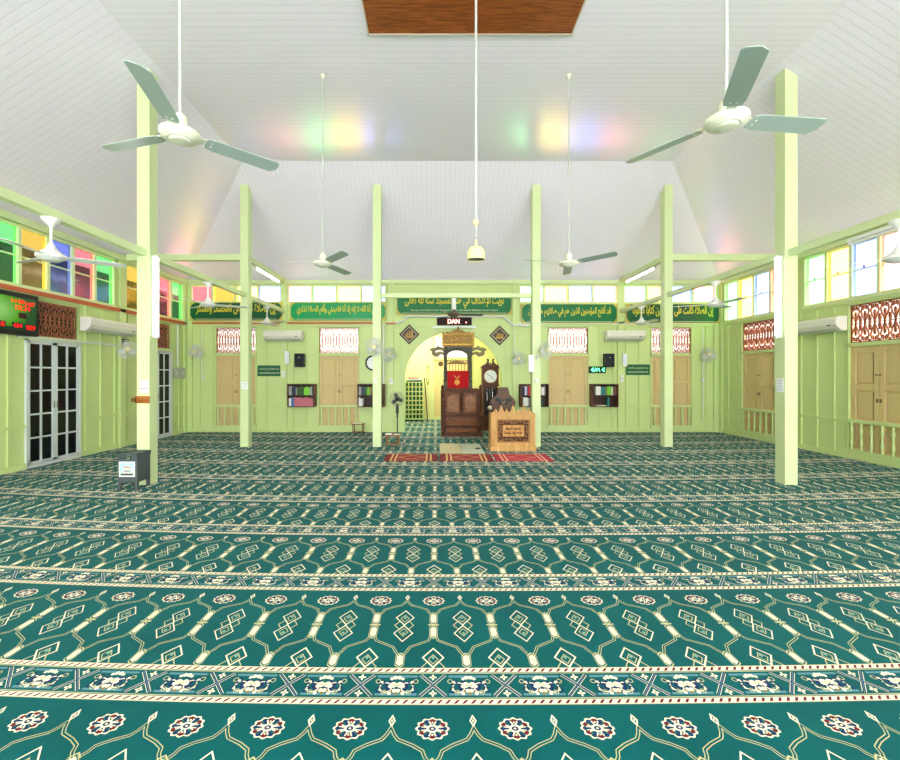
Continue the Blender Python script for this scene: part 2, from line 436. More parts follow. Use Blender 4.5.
bays=[(-6.9,-4.34),(-4.16,-1.41),(2.34,5.08),(5.26,7.85)]
ops=[(d-DW,d+DW,.10,2.95) for d in DX]+[(a,b,3.62,4.13) for a,b in bays]+[(AC-AR,AC+AR,0,AZ+AR+.01)]
def arch(b):
    for sgn in (-1,1):
        poly=[(AC+sgn*AR,AZ)]+[(AC+sgn*AR*math.cos(t),AZ+AR*math.sin(t)) for t in [PI/2*k/16 for k in range(1,17)]]+[(AC,AZ+AR+.01),(AC+sgn*AR,AZ+AR+.01)]
        b.prism(poly if sgn>0 else poly[::-1],0,.1)
        b.box(min(AC+sgn*AR,AC+sgn*1.66),max(AC+sgn*AR,AC+sgn*1.66),-.012,0,.1,2.83)
    # smooth plastered face around the arch
    b.box(AC-1.66,AC+1.66,-.012,0,2.83,4.14)
    for sgn in (-1,1):
        poly=[(AC+sgn*AR,AZ)]+[(AC+sgn*AR*math.cos(t),AZ+AR*math.sin(t)) for t in [PI/2*k/16 for k in range(1,17)]]+[(AC,2.83),(AC+sgn*AR,2.83)]
        b.prism(poly if sgn>0 else poly[::-1],-.012,0)
wall_mesh('wall_back','pale green plank back wall with the round arch in its middle','back',XL,XR,ops,[XL+.09,-4.26,-1.27,2.22,5.17,XR-.09],TI,extra=arch)
LD=[(7.14,8.24),(9.98,11.08)]; RD=[(7.0,8.1),(9.8,10.92)]
sb_=[(-.1,2.85),(3.0,5.72),(6.0,9.12),(9.44,11.6)]; sr_=[(-.1,2.85),(2.95,5.85),(6.0,9.05),(9.44,11.55)]
wall_mesh('wall_left','pale green plank wall with coloured clerestory glass and dark glass doors','left',YR,YB,
  [(a,b,0,2.93) for a,b in LD]+[(a,b,3.08,4.12) for a,b in sb_],[2.92,5.86,9.33,11.7],TI)
wall_mesh('wall_right','pale green plank wall with white lit clerestory panes and tan shutters','right',YR,YB,
  [(a,b,.10,2.95) for a,b in RD]+[(a,b,3.05,4.12) for a,b in sr_],[2.90,5.93,9.33,11.7],TI)
# alcove shell
b=MB(); b.box(XL-.1,XR+.1,YR-.1,YR,4.25,ZF+.1); tag(b.obj('wall_rear',GREEN),'pale green wall above the open rear of the hall','wall',kind='structure')
a=MB(); a.box(NX0-.08,NX0,YB+.1,NY,0,NZ); a.box(NX1,NX1+.08,YB+.1,NY,0,NZ)
g0,g1=-.09,1.31
a.box(NX0-.08,g0,NY,NY+.1,0,NZ); a.box(g1,NX1+.08,NY,NY+.1,0,NZ); a.box(g0,g1,NY,NY+.1,0,.1); a.box(g0,g1,NY,NY+.1,2.98,NZ)
for s in (-1.3,-.95,-.6,-.25,1.5,1.85,2.2):
    a.box(s-.02,s+.02,NY-.018,NY,.1,.7); a.box(s-.02,s+.02,NY-.018,NY,.75,2.7)
a.box(NX0,g0,NY-.03,NY,.7,.75); a.box(g1,NX1,NY-.03,NY,.7,.75); a.box(NX0,g0,NY-.04,NY,2.66,2.78); a.box(g1,NX1,NY-.04,NY,2.66,2.78)
for k in range(8):
    y=YB+.4+k*.38; a.box(NX0,NX0+.018,y-.02,y+.02,.1,2.7); a.box(NX1-.018,NX1,y-.02,y+.02,.1,2.7)
tag(a.obj('wall_alcove',mat('alcove_paint',(228,230,158),.45)),'yellow green plank walls of the alcove seen through the arch','wall',kind='structure')
a=MB(); a.box(NX0-.08,NX1+.08,YB+.1,NY+.1,NZ,NZ+.06)
tag(a.obj('ceiling_alcove',CEILY),'low white boarded ceiling of the alcove behind the arch','ceiling',kind='structure')

# ------------------------------------------------------------------ windows
TINT={'green':(.48,.94,.55),'amber':(.97,.78,.32),'blue':(.44,.50,.96),'pink':(.96,.52,.58)}   # one face of a pane; light crosses two
GL={k:glass_tint(k+'_pane_glass',v) for k,v in TINT.items()}
wn=0
def window(wall,a,b,z0,z1,cols,mid,label):
    global wn; wn+=1
    w=b-a; n=len(cols); f=MB(); h=z1-z0
    t=.045
    f.box(-w/2,w/2,-.03,.06,0,t); f.box(-w/2,w/2,-.03,.06,h-t,h)
    for i in range(n+1):
        x=-w/2+w*i/n; x0=max(-w/2,x-.03); x1=min(w/2,x+.03); f.box(x0,x1,-.03,.06,t,h-t)
    f.m=0
    if mid:
        for i in range(n):
            f.box(-w/2+w*i/n+.03,-w/2+w*(i+1)/n-.03,0,.04,h/2-.012,h/2+.012)
    f.box(-w/2-.02,w/2+.02,-.05,-.03,-.03,.02)
    o=f.obj('window_%d'%wn,FRAMEG); loc,rz=WALL[wall]((a+b)/2,z0); at(o,loc,rz); tag(o,label,'window',kind='structure')
    for i,cn in enumerate(cols):
        p=MB(); x0=-w/2+w*i/n+.028; x1=-w/2+w*(i+1)/n-.028
        if mid: p.box(x0,x1,.012,.017,t-.01,h/2-.005); p.box(x0,x1,.012,.017,h/2+.005,h-t+.01)
        else: p.box(x0,x1,.012,.017,t-.01,h-t+.01)
        p.obj('pane',GL[cn],o,label=cn+' glass pane')
        if mid:
            q=MB(); q.box(x0+.2,x0+.225,-.02,.0,h/2+.012,h/2+.05); q.obj('catch',BLACK,o)
pat=[['pink','amber','amber','blue'],['pink','green','amber','blue'],['green','amber','blue','pink'],['green','amber','blue','pink']]
nm=['in the leftmost bay of the back wall','in the back wall bay left of the arch','in the back wall bay right of the arch','in the rightmost bay of the back wall']
for (x0,x1),p_,n_ in zip(bays,pat,nm): window('back',x0,x1,3.62,4.13,p_,False,'row of four overexposed clerestory panes '+n_)
L1=['pink','amber','blue','green','amber','blue']
window('left',6.0,9.12,3.08,4.12,['pink','green','amber','blue','pink','green'],True,'coloured clerestory panes on the left wall above the large prayer time clock')
window('left',9.44,11.6,3.08,4.12,['amber','blue','pink','green'],True,'coloured clerestory panes on the left wall nearest the back corner')
window('left',3.0,5.72,3.08,4.12,L1,True,'coloured clerestory panes in the left wall nearer the viewer')
window('left',-.1,2.85,3.08,4.12,L1,True,'coloured clerestory panes in the left wall at the rear of the hall')
window('right',6.0,9.05,3.05,4.12,['green','amber','blue','pink','green','amber'],True,'bright clerestory panes on the right wall above the wide tan shutters')
window('right',9.44,11.55,3.05,4.12,['green','amber','blue','pink'],True,'bright clerestory panes on the right wall nearest the back corner')
window('right',2.95,5.85,3.05,4.12,L1,True,'clerestory panes in the right wall nearer the viewer')
window('right',-.1,2.85,3.05,4.12,L1,True,'clerestory panes in the right wall at the rear of the hall')

# ------------------------------------------------------------------ fretwork transoms, shutters, balustrades
def fret(b,w,h,t=.018,y0=-.012,y1=.012):
    b.box(-w/2,w/2,y0-.004,y1+.004,0,.022); b.box(-w/2,w/2,y0-.004,y1+.004,h-.022,h); b.box(-w/2,-w/2+.02,y0,y1,0,h); b.box(w/2-.02,w/2,y0,y1,0,h)
    b.box(-w/2,w/2,y0,y1,h/2-.008,h/2+.008)
    n=max(2,round(w/.165)); cw=w/n; ch=h/2
    for r in (0,1):
        for i in range(n):
            cx=-w/2+cw*(i+.5)
            def P(u,v): return (cx+u*cw, (ch*v if r==0 else h-ch*v))
            for s in (-1,1):
                b.bar([P(0,.98),P(.10*s,.80),P(.30*s,.60),P(.40*s,.38),P(.30*s,.16),P(.12*s,.10),P(.10*s,.24),P(.20*s,.30)],t,y0,y1)
                b.bar([P(.5*s,.62),P(.40*s,.80),P(.46*s,.95)],t,y0,y1)
                b.bar([P(.5*s,.14),P(.36*s,.05)],t,y0,y1)
            b.prism([P(0,.78),P(-.13,.52),P(-.08,.40),P(0,.36),P(.08,.40),P(.13,.52)] if r==0 else [P(0,.78),P(.13,.52),P(.08,.40),P(0,.36),P(-.08,.40),P(-.13,.52)],y0,y1)
dn=0
def shutter_door(wall,s,wd,label,turned,zt=2.14,frm=GREEN,ftm=FRET):
    global dn; dn+=1
    z0=.10; top=2.95; h=top-z0; hw=wd/2
    f=MB()
    f.box(-hw,-hw+.03,-.03,.1,0,h); f.box(hw-.03,hw,-.03,.1,0,h); f.box(-hw,hw,-.03,.1,zt-z0,zt-z0+.07); f.box(-hw,hw,-.03,.1,h-.02,h)
    o=f.obj('door_%d'%dn,frm); loc,rz=WALL[wall](s,z0); at(o,loc,rz); tag(o,label,'door',kind='structure')
    for sg in (-1,1):
        lf=MB(); x0,x1=(-hw+.03,-.003) if sg<0 else (.003,hw-.03)
        H=zt-z0; y=.015
        st=.085
        lf.box(x0,x0+st,y,y+.04,0,H); lf.box(x1-st,x1,y,y+.04,0,H)
        for za,zb in ((0,.12),(.58,.66),(1.22,1.32),(H-.1,H)): lf.box(x0+st,x1-st,y,y+.04,za,zb)
        for za,zb in ((.12,.58),(.66,1.22),(1.32,H-.1)):
            lf.box(x0+st,x1-st,y+.036,y+.05,za,zb); lf.box(x0+st+.035,x1-st-.035,y+.016,y+.04,za+.04,zb-.04)
        l=lf.obj('shutter_leaf',TAN,o,bevel=.004)
        hd=MB(); hx=-.03*sg*-1
        hd.cyl((hx,y,1.5),(hx,y-.03,1.5),.012,8); hd.box(hx-.012,hx+.012,y-.012,y,1.0,1.07); hd.obj('latch',mat('latch_metal',(120,100,70),.4,metal=.7),l)
    ft=MB(); ft.M=Matrix.Translation((0,.03,zt-z0+.07)); fret(ft,wd-.06,h-.02-(zt-z0+.07)); ft.obj('fretwork_transom',ftm,o,label='pierced brown fretwork panel')
    bl=MB(); bl.box(-hw,hw,-.045,.0,.60,.66); bl.box(-hw,hw,-.045,.0,-.0,.09)
    bo=bl.obj('balustrade',frm,o)
    n=round(wd/.185)
    for i in range(n):
        x=-hw+wd*(i+.5)/n; q=MB()
        if turned: q.lathe([(.02,.09),(.024,.12),(.014,.15),(.03,.2),(.026,.25),(.014,.29),(.022,.31),(.014,.34),(.022,.42),(.03,.47),(.014,.52),(.024,.55),(.02,.6)],(x,-.024,0),10)
        else: q.lathe([(.03,.09),(.034,.13),(.02,.17),(.036,.23),(.03,.3),(.018,.35),(.03,.40),(.036,.47),(.02,.52),(.034,.56),(.03,.6)],(x,-.024,0),8)
        q.obj('baluster',frm,bo)
    return o
for d,n_ in zip(DX,('behind the leftmost back column','between bookshelves left of the arch','between bookshelves right of the arch','behind the rightmost back column')):
    shutter_door('back',d,2*DW,'closed tan panelled shutter doors with fretwork above, '+n_,False)
shutter_door('right',7.55,1.1,'large closed tan shutter doors on the right wall at the picture edge',True)
shutter_door('right',10.36,1.12,'closed tan shutter doors on the right wall beside the back corner',True)
# alcove window behind the pulpit
dn+=1
f=MB(); f.box(g0,g0+.04,-.03,.08,0,2.88); f.box(g1-.04,g1,-.03,.08,0,2.88); f.box(g0,g1,-.03,.08,2.04,2.11)
o=f.obj('door_%d'%dn,mat('alcove_trim',(220,226,140),.45)); at(o,(0,NY,.1)); tag(o,'tan shutters with bright fretwork at the back of the alcove','door',kind='structure')
for sg in (-1,1):
    lf=MB(); mid=(g0+g1)/2; x0,x1=(g0+.04,mid-.003) if sg<0 else (mid+.003,g1-.04)
    lf.box(x0,x1,.04,.06,0,2.04)
    for za,zb in ((.12,.58),(.66,1.22),(1.32,1.94)): lf.box(x0+.09,x1-.09,.02,.04,za,zb)
    lf.obj('shutter_leaf',mat('shutter_cream',(226,204,142),.5),o,bevel=.004)
ft=MB(); ft.M=Matrix.Translation(((g0+g1)/2,.02,2.11)); fret(ft,g1-g0-.08,.75); ft.obj('fretwork_transom',FRET,o)

# glass doors on the left wall
def glass_door(s,wd,label):
    global dn; dn+=1; hw=wd/2
    f=MB(); H=2.22
    f.box(-hw,-hw+.03,-.04,.06,.02,H); f.box(hw-.03,hw,-.04,.06,.02,H); f.box(-hw,hw,-.04,.06,H-.03,H); f.box(-hw,hw,-.04,.06,0,.05)
    o=f.obj('door_%d'%dn,ALU); loc,rz=WALL['left'](s,0); at(o,loc,rz); tag(o,label,'door',kind='structure')
    for sg in (-1,1):
        x0,x1=(-hw+.03,-.004) if sg<0 else (.004,hw-.03)
        l=MB(); t=.045; z0,z1=.055,H-.035
        l.box(x0,x0+t,-.03,.03,z0,z1); l.box(x1-t,x1,-.03,.03,z0,z1); l.box(x0,x1,-.03,.03,z0,z0+t); l.box(x0,x1,-.03,.03,z1-t,z1)
        l.box((x0+x1)/2-.014,(x0+x1)/2+.014,-.022,.022,z0,z1)
        for k in range(1,5): zz=z0+t+(z1-z0-2*t)*k/5; l.box(x0,x1,-.022,.022,zz-.014,zz+.014)
        lo=l.obj('door_leaf',ALU,o)
        g=MB(); g.box(x0+t,x1-t,-.004,.004,z0+t,z1-t); g.obj('glass',DARKGL,lo)
        h=MB(); h.box(-.03*sg*-1-.008,-.03*sg*-1+.008,-.045,-.03,1.0,1.12); h.obj('handle',CHROME,lo)
    b=MB(); b.box(-hw,hw,-.045,.0,H+.0,H+.06); b.box(-hw,hw,.05,.07,H+.06,2.93); b.obj('header',[GREEN],o)
    ft=MB(); ft.M=Matrix.Translation((0.02,0,H+.06)); fret(ft,wd-.2,.62,t=.017,y0=-.005,y1=.005); ft.obj('fretwork_transom',FRETR,o,label='reddish fretwork panel')
    bk=MB(); bk.box(-hw+.1,hw-.08,.035,.048,H+.06,2.9); bk.obj('backing_board',mat('transom_back',(40,46,26),.7),o)
    return o
glass_door(7.69,1.1,'white framed double door with dark glass panes below the prayer time clock')
glass_door(10.53,1.1,'white framed dark glass door partly behind the left front column')

# ------------------------------------------------------------------ rails and trims
def trim(name,boxes,m,label,cat='trim'):
    b=MB()
    for q in boxes: b.box(*q)
    return tag(b.obj(name,m),label,cat,kind='structure')
trim('trim_1',[(XL,XL+.06,YR,YB,2.99,3.065)],RAILR,'red brown timber rail along the left wall under the coloured glass')
trim('trim_2',[(XL,-1.62,YB-.05,YB,3.03,3.075),(bx(386.5),bx(396),YB-.11,YB-.06,3.02,3.06)],RAILR,'thin red brown rail along the back wall left of the arch')
trim('trim_3',[(2.31,XR,YB-.06,YB,3.03,3.08)],PVC,'pale rail along the back wall right of the arch')
trim('trim_4',[(XL,XL+.05,7.0,9.12,2.235,2.265)],ALU,'white strip above the dark glass doors on the left wall')
trim('trim_5',[(XL,XL+.09,YR,YB,4.13,4.24),(XR-.09,XR,YR,YB,4.13,4.24),(XL,XR,YB-.09,YB,4.15,4.25)],GREENC,'pale green wall plate under the ceiling edge')

# ------------------------------------------------------------------ columns and beams
CO=4.715; cxm=.455; XO=(cxm-CO,cxm+CO); XI=(-1.315,2.235); cw=.0925
def ceil_z(x,y): return min(ZF,ZF-(RX0-x)*.64 if x<RX0 else ZF,ZF-(x-RX1)*.634 if x>RX1 else ZF,ZF-(y-RY)*.643 if y>RY else ZF)
for x,y,l in ((XO[0],6.20,'tall pale green column with donation box at its foot and lit tube'),(XO[1],6.20,'tall pale green front column on the right with a lit tube'),
              (XO[0],9.42,'leftmost column of the back row with a small paper notice'),(XI[0],9.42,'column left of the arch with a wall fan on it'),
              (XI[1],9.42,'column right of the arch behind the carved wooden desk'),(XO[1],9.42,'rightmost column of the back row')):
    b=MB(); q=[(x-cw,y-cw),(x+cw,y-cw),(x+cw,y+cw),(x-cw,y+cw)]
    b.add([(a_,c_,0) for a_,c_ in q]+[(a_,c_,ceil_z(a_,c_)-.002) for a_,c_ in q],[(0,3,2,1),(4,5,6,7),(0,1,5,4),(1,2,6,5),(2,3,7,6),(3,0,4,7)])
    tag(b.obj('column',GREENC,bevel=.006),l,'column','pale green square columns','structure')
def beam(boxes,label):
    b=MB()
    for q in boxes: b.box(*q)
    tag(b.obj('beam',GREENC,bevel=.005),label,'beam',kind='structure')
for x,s in ((XO[0],'left'),(XO[1],'right')):
    i=1 if s=='left' else -1
    beam([(x-.05,x+.05,YR,6.20-cw,3.33,3.43),(x-.05,x+.05,6.20+cw,9.42-cw,3.33,3.43),(x-.05,x+.05,9.42+cw,YB-.06,3.33,3.43)],'long low pale green beam running through the %s columns to the back wall'%s)
    beam([(x-.05,x+.05,9.42+cw,YB-.09,4.18,4.30)],'short high beam from the %s back column to the back wall'%s)
    xa,xb=(XL+.09,x-cw) if s=='left' else (x+cw,XR-.09)
    beam([(xa,xb,9.36,9.48,4.16,4.30)],'high tie beam from the %s back column to the side wall'%s)
beam([(XI[0]+cw,XI[1]-cw,9.38,9.46,3.33,3.43)],'pale green beam joining the two columns before the arch')

# ------------------------------------------------------------------ ceiling fans
def blade(b,l0,l1,w0,w1,t,pitch,droop=0):
    M=b.M; b.M=M @ Matrix.Rotation(pitch,4,'X')
    pts=[(l0,-w0/2),(l0+.06,-w1/2*.95),(l1-.02,-w1/2),(l1,-w1/2+.025),(l1,w1/2-.045),(l1-.04,w1/2),(l0+.06,w1/2*.95),(l0,w0/2)]
    n=len(pts); v=[(x,y,-t/2-droop*x) for x,y in pts]+[(x,y,t/2-droop*x) for x,y in pts]
    b.add(v,[tuple(range(n-1,-1,-1)),tuple(range(n,2*n))]+[(k,(k+1)%n,(k+1)%n+n,k+n) for k in range(n)])
    b.M=M
def big_fan(loc,ang,label,rod):
    t=thing('ceiling_fan',label,'fan',loc,ang,'grey bladed ceiling fans on long rods')
    b=MB(); b.lathe([(.05,-.042),(.085,-.042),(.09,-.036),(.122,-.026),(.134,-.008),(.132,.012),(.095,.034),(.045,.05)],n=32); mo=b.obj('motor_housing',FANC,t)
    b=MB(); b.lathe([(.0,-.056),(.05,-.055),(.066,-.05),(.072,-.042)],n=28); b.lathe([(.045,-.059),(.03,-.061),(.0,-.061)],n=20,cap=False); b.obj('bottom_cap',FANC,mo)
    b=MB(); b.lathe([(.045,.05),(.05,.09),(.042,.13),(.018,.15)],n=20); b.obj('rod_cover',FANC,t)
    b=MB(); b.cyl((0,0,.14),(0,0,rod),.011,10); b.obj('downrod',ROD,t)
    b=MB(); b.lathe([(.014,rod-.06),(.035,rod-.02),(.04,rod)],n=20); b.obj('ceiling_canopy',FANC,t)
    for k in range(3):
        b=MB(); b.M=Matrix.Rotation(2*PI*k/3,4,'Z'); blade(b,.17,.71,.10,.135,.005,R(-12)); bo=b.obj('blade',FANG,t)
        b=MB(); b.M=Matrix.Rotation(2*PI*k/3,4,'Z') @ Matrix.Rotation(R(-12),4,'X'); b.box(.11,.23,-.03,.03,.002,.007)
        for q in (-.018,.018): b.cyl((.205,q,-.006),(.205,q,.0),.006,8)
        b.obj('blade_iron',FANC,bo)
    return t
ZH=3.34
fan0=big_fan((-1.84,3.02,ZH-.01),R(-76),'large grey bladed ceiling fan hanging at upper left near the viewer',ZF-ZH-.002)
GRP='grey bladed ceiling fans on long rods'
dup(fan0,(1.985,2.87,ZH),R(-114),'large grey bladed ceiling fan hanging at upper right near the viewer',GRP)
dup(fan0,(-1.67,6.2,3.25),R(-50),'farther grey ceiling fan between the left and middle columns',GRP)
dup(fan0,(1.96,6.2,3.25),R(-45),'farther grey ceiling fan just right of the column beside the arch',GRP)
def beam_fan(loc,ang,label,dark=False,grp=True):
    t=thing('beam_fan',label,'fan',loc,ang,'white short fans hung under the side beams' if grp else None)
    body=FANW
    b=MB(); b.lathe([(.03,-.05),(.075,-.05),(.10,-.03),(.135,-.012),(.138,.012),(.12,.03),(.06,.075),(.035,.12),(.02,.15)],n=28); b.obj('motor_housing',FANW if not dark else mat('fan_dark_motor',(90,74,60),.4),t)
    b=MB(); b.cyl((0,0,.13),(0,0,.35),.014,10); b.obj('downrod',body,t)
    b=MB(); b.lathe([(.02,.325),(.035,.35),(.085,.40),(.09,.42)],n=24) if not dark else b.lathe([(.03,.12),(.05,.14),(.05,.38),(.03,.42)],n=20); b.obj('top_canopy',body,t)
    b=MB(); b.torus((0,0,.43),.018,.005,14,6); b.obj('hook',RAILR,t)
    for k in range(3):
        b=MB(); b.M=Matrix.Rotation(2*PI*k/3,4,'Z'); blade(b,.12,.67,.07,.12,.005,R(-11)); b.obj('blade',FAND if dark else FANW,t)
    return t
zb=2.91
bf=beam_fan((XO[0],4.65,zb),R(-82),'white fan under the left beam nearest the viewer')
G2='white short fans hung under the side beams'
dup(bf,(XO[0],7.85,zb),R(-95),'white fan under the left beam in front of the leftmost green signboard',G2)
dup(bf,(XO[0],10.59,zb),R(-30),'small white fan under the left beam close to the back wall',G2)
dup(bf,(XO[1],4.69,zb),R(-100),'white fan under the right beam cut by the picture edge',G2)
dup(bf,(XO[1],7.78,zb),R(-85),'white fan under the right beam in front of the right end of the last signboard',G2)
dup(bf,(XO[1],10.57,zb),R(35),'small white fan under the right beam close to the back wall',G2)
cf=beam_fan((.40,9.42,2.95),R(4),'dark bladed fan hung from the beam in front of the arch signboard',True,False); cf.scale=(1,1,.9)

# pendant
t=thing('pendant_lamp','cream bell shaped pendant hanging on a long white rod from the ceiling panel','pendant',(.40,4.2,2.75))
b=MB(); b.cyl((0,0,.40),(0,0,ZF-.035-2.75),.0125,10); b.obj('rod',ROD,t)
b=MB(); b.ball((-.002,0,.375),(.032,.032,.034)); b.lathe([(.012,.325),(.014,.35)],n=12); b.obj('joint_ball',CREAM,t)
b=MB(); b.tube([(0,0,.35),(.004,0,.29),(-.003,0,.23)],.007); b.obj('cord',ROD,t)
b=MB(); b.lathe([(.089,0),(.091,.03),(.089,.075),(.078,.105),(.055,.128),(.02,.142),(.013,.146),(.013,.20),(.0,.2)],n=32,cap=False); b.lathe([(.089,0),(.083,.004),(.08,.03)],n=32,cap=False); b.obj('bell_shade',CREAM,t)
b=MB(); b.lathe([(.0,.012),(.082,.012),(.082,.016),(0,.016)],n=28,cap=False); b.obj('grille',mat('pendant_grille',(110,116,96),.5),t)

# ------------------------------------------------------------------ tube lights
def tube_light(name_loc,rz,label,vertical,L=1.2,lit=True,grp='lit fluorescent tubes',rot=None):
    t=thing('tube_light',label,'lamp',name_loc,rz,grp)
    if rot: t.rotation_euler=rot
    b=MB()
    if vertical: b.box(-.03,.03,-.04,0,-L/2,L/2)
    else: b.box(-L/2,L/2,-.03,.03,0,.035)
    b.obj('batten',WHITE,t)
    b=MB()
    if vertical: b.cyl((0,-.058,-L/2+.03),(0,-.058,L/2-.03),.018,12)
    else: b.cyl((-L/2+.03,0,-.02),(L/2-.03,0,-.02),.016,12)
    b.obj('tube',TUBE if lit else WHITE,t)
    for s in (-1,1):
        b=MB()
        if vertical: b.box(-.022,.022,-.082,-.04,s*(L/2-.012)-.018,s*(L/2-.012)+.018)
        else: b.box(s*(L/2-.012)-.018,s*(L/2-.012)+.018,-.02,.02,-.042,0)
        b.obj('socket',WHITE,t)
    return t
tube_light((XO[0]+cw,6.19,2.75),PI/2,'lit vertical tube on the right face of the left front column',True)
tube_light((XO[1]-cw,6.19,2.75),-PI/2,'lit vertical tube on the left face of the right front column',True)
tube_light((XO[0],10.65,4.14),PI/2,'lit tube under the short high beam at the left back',False,1.5)
tube_light((XO[1],10.65,4.14),PI/2,'lit tube under the short high beam at the right back',False,1.5)
tube_light((XO[1],4.5,3.26),PI/2,'unlit tube batten under the right beam beside the edge fan',False,1.5,False,None)

# ------------------------------------------------------------------ air conditioners
def aircon(wall,s,z,w,label,n=None):
    loc,rz=WALL[wall](s,z); loc=(loc[0]+(.064 if wall=='left' else -.034 if wall=='right' else 0),loc[1]-(.064 if wall=='back' else 0),z); t=thing('air_conditioner',label,'air conditioner',loc,rz,'white split air conditioners')
    b=MB(); pr=[(0,0),(-.10,0),(-.19,.06),(-.225,.12),(-.225,.22),(-.19,.275),(0,.285)]
    k=len(pr); v=[(-w/2,y,zz) for y,zz in pr]+[(w/2,y,zz) for y,zz in pr]
    b.add(v,[tuple(range(k)),tuple(range(2*k-1,k-1,-1))]+[(i,i+k,(i+1)%k+k,(i+1)%k) for i in range(k)]); b.obj('body',OFFW,t,bevel=.012)
    b=MB(); b.M=Matrix.Translation((0,-.148,.026)) @ Matrix.Rotation(R(-34),4,'X'); b.box(-w/2+.06,w/2-.06,-.05,.05,-.008,.002); b.obj('louvre',mat('ac_louvre',(196,196,184),.5),t)
    b=MB(); b.box(w/2-.18,w/2-.12,-.228,-.224,.10,.12); b.obj('display',BLACK,t)
    return t
aircon('back',bx(286),2.55,1.06,'white air conditioner on the back wall left of the arch')
aircon('back',bx(622),2.55,1.06,'white air conditioner on the back wall right of the arch')
aircon('left',8.82,2.46,1.3,'white air conditioner on the left wall behind the front column')
aircon('right',8.70,2.46,1.24,'white air conditioner on the right wall beside the large fretwork')

# ------------------------------------------------------------------ wall fans
def wall_fan(loc,rz,label,tilt=0,yaw=0,r=.205):
    t=thing('wall_fan',label,'fan',loc,rz,'pale wall mounted fans')
    b=MB(); b.box(-.045,.045,-.03,0,-.19,-.07); b.cyl((0,-.03,-.13),(0,-.13,-.10),.018,10); b.cyl((0,-.13,-.10),(0,-.13,0),.02,10); b.obj('wall_bracket',OFFW,t)
    b=MB(); b.lathe([(.03,.06),(.06,.085),(.062,.15),(.045,.18)],axis='Y',n=18); b.obj('motor',OFFW,t)
    g=MB()
    for rr,yy in ((r,-.225),(r*.97,-.255),(r*.8,-.268),(r*.6,-.275),(r*.4,-.28),(r*.97,-.2),(r*.7,-.185),(r*.4,-.18)): g.torus((0,yy,0),rr,.0028,30,5)
    for k in range(30):
        a=2*PI*k/30; ca,sa=math.cos(a),math.sin(a)
        g.cyl((.05*ca,-.282,.05*sa),(r*.8*ca,-.268,r*.8*sa),.0018,4); g.cyl((r*.8*ca,-.268,r*.8*sa),(r*ca,-.225,r*sa),.0018,4); g.cyl((r*ca,-.225,r*sa),(.06*ca,-.178,.06*sa),.0018,4)
    go=g.obj('guard',GRILLE,t)
    b=MB(); b.lathe([(.05,.28),(.045,.29),(0,.292)],axis='Y',n=18); b.obj('guard_badge',CREAM,go)
    for k in range(3):
        b=MB(); b.M=Matrix.Translation((0,-.228,0)) @ Matrix.Rotation(2*PI*k/3+.4,4,'Y') @ Matrix.Rotation(R(24),4,'X')
        b.prism([(.02,-.02),(.09,-.075),(.155,-.07),(.175,-.02),(.16,.045),(.09,.06),(.02,.02)],-.002,.002); b.obj('blade',BLADECL,t)
    b=MB(); b.cyl((.02,-.03,-.19),(.02,-.03,-.42),.003,6); b.ball((.02,-.03,-.43),(.012,.012,.016)); b.obj('pull_cord',OFFW,t)
    return t
YC=9.42-cw
w0=wall_fan((bx(199),YB-.03,bz(352)),R(12),'wall fan on the back wall nearest the left corner')
G3='pale wall mounted fans'
dup(w0,((377.5-CX)*YC/F,YC,EYE+(CY-347)*9.1/F),R(-8),'wall fan on the column left of the arch',G3)
dup(w0,(bx(388),YB-.06,bz(355)),R(14),'wall fan between the left column and the arch',G3)
dup(w0,(XI[1]+.01,YC,EYE+(CY-350)*9.1/F),R(42),'wall fan turned sideways on the column right of the arch',G3)
dup(w0,(bx(516),YB-.03,bz(359)),R(4),'wall fan between the arch and the right column',G3)
dup(w0,(bx(705),YB-.03,bz(355)),R(-15),'wall fan on the back wall nearest the right corner',G3)
dup(w0,(XL+.06,9.34,2.16),PI/2+R(-40),'wall fan on the left wall below the air conditioner',G3)

# ------------------------------------------------------------------ signboards
def signboard(x0,x1,z0,z1,arab,lat,label,ground=SIGNG,lw=.86):
    w=x1-x0; h=z1-z0; t=thing('signboard',label,'sign',((x0+x1)/2,YB-.034,z0),0,'green calligraphy signboards')
    b=MB(); b.box(-w/2,w/2,-.03,0,0,h); b.obj('board',mat('sign_gold_ground',(196,182,84),.4),t)
    c_=.12; b=MB()
    P=[(-w/2+.02,.02+c_),(-w/2+.05,.02+c_*.8),(-w/2+.06,.02+c_*.45),(-w/2+.1,.05),(-w/2+.14,.02)]
    poly=P+[(-x,z) for x,z in reversed(P)]+[(-x,h-z) for x,z in P]+[(x,h-z) for x,z in reversed(P)]
    b.prism(poly,-.036,-.03); b.obj('field',ground,t)
    text('calligraphy',shape(arab),YELLOW,t,(0,-.038,h*.605),w=w*lw,h=h*.62,ext=.004,thick=.018)
    b=MB(); b.box(-w/2+.16,w/2-.16,-.038,-.036,.04,.05); b.obj('rule_line',PALETXT,t)
    if lat: text('lettering',lat,PALETXT,t,(0,-.038,h*.195),w=w*lw*.88,h=h*.085,ext=.003)
    return t
signboard(bx(191),bx(283.5),bz(321),bz(302.5),'إن الصلاة تنهى عن الفحشاء والمنكر','',"dark green gold lettered signboard farthest to the left on the back wall",SIGNGD)
signboard(bx(291),bx(386),bz(321),bz(302.5),'إنني أنا الله لا إله إلا أنا فاعبدني وأقم الصلاة لذكري','','green gold lettered signboard, painted as brightly lit, immediately left of the left inner column',mat('sign_lit_green',(20,150,84),.3))  # lighter ground: the strong light on this board is put into its colour
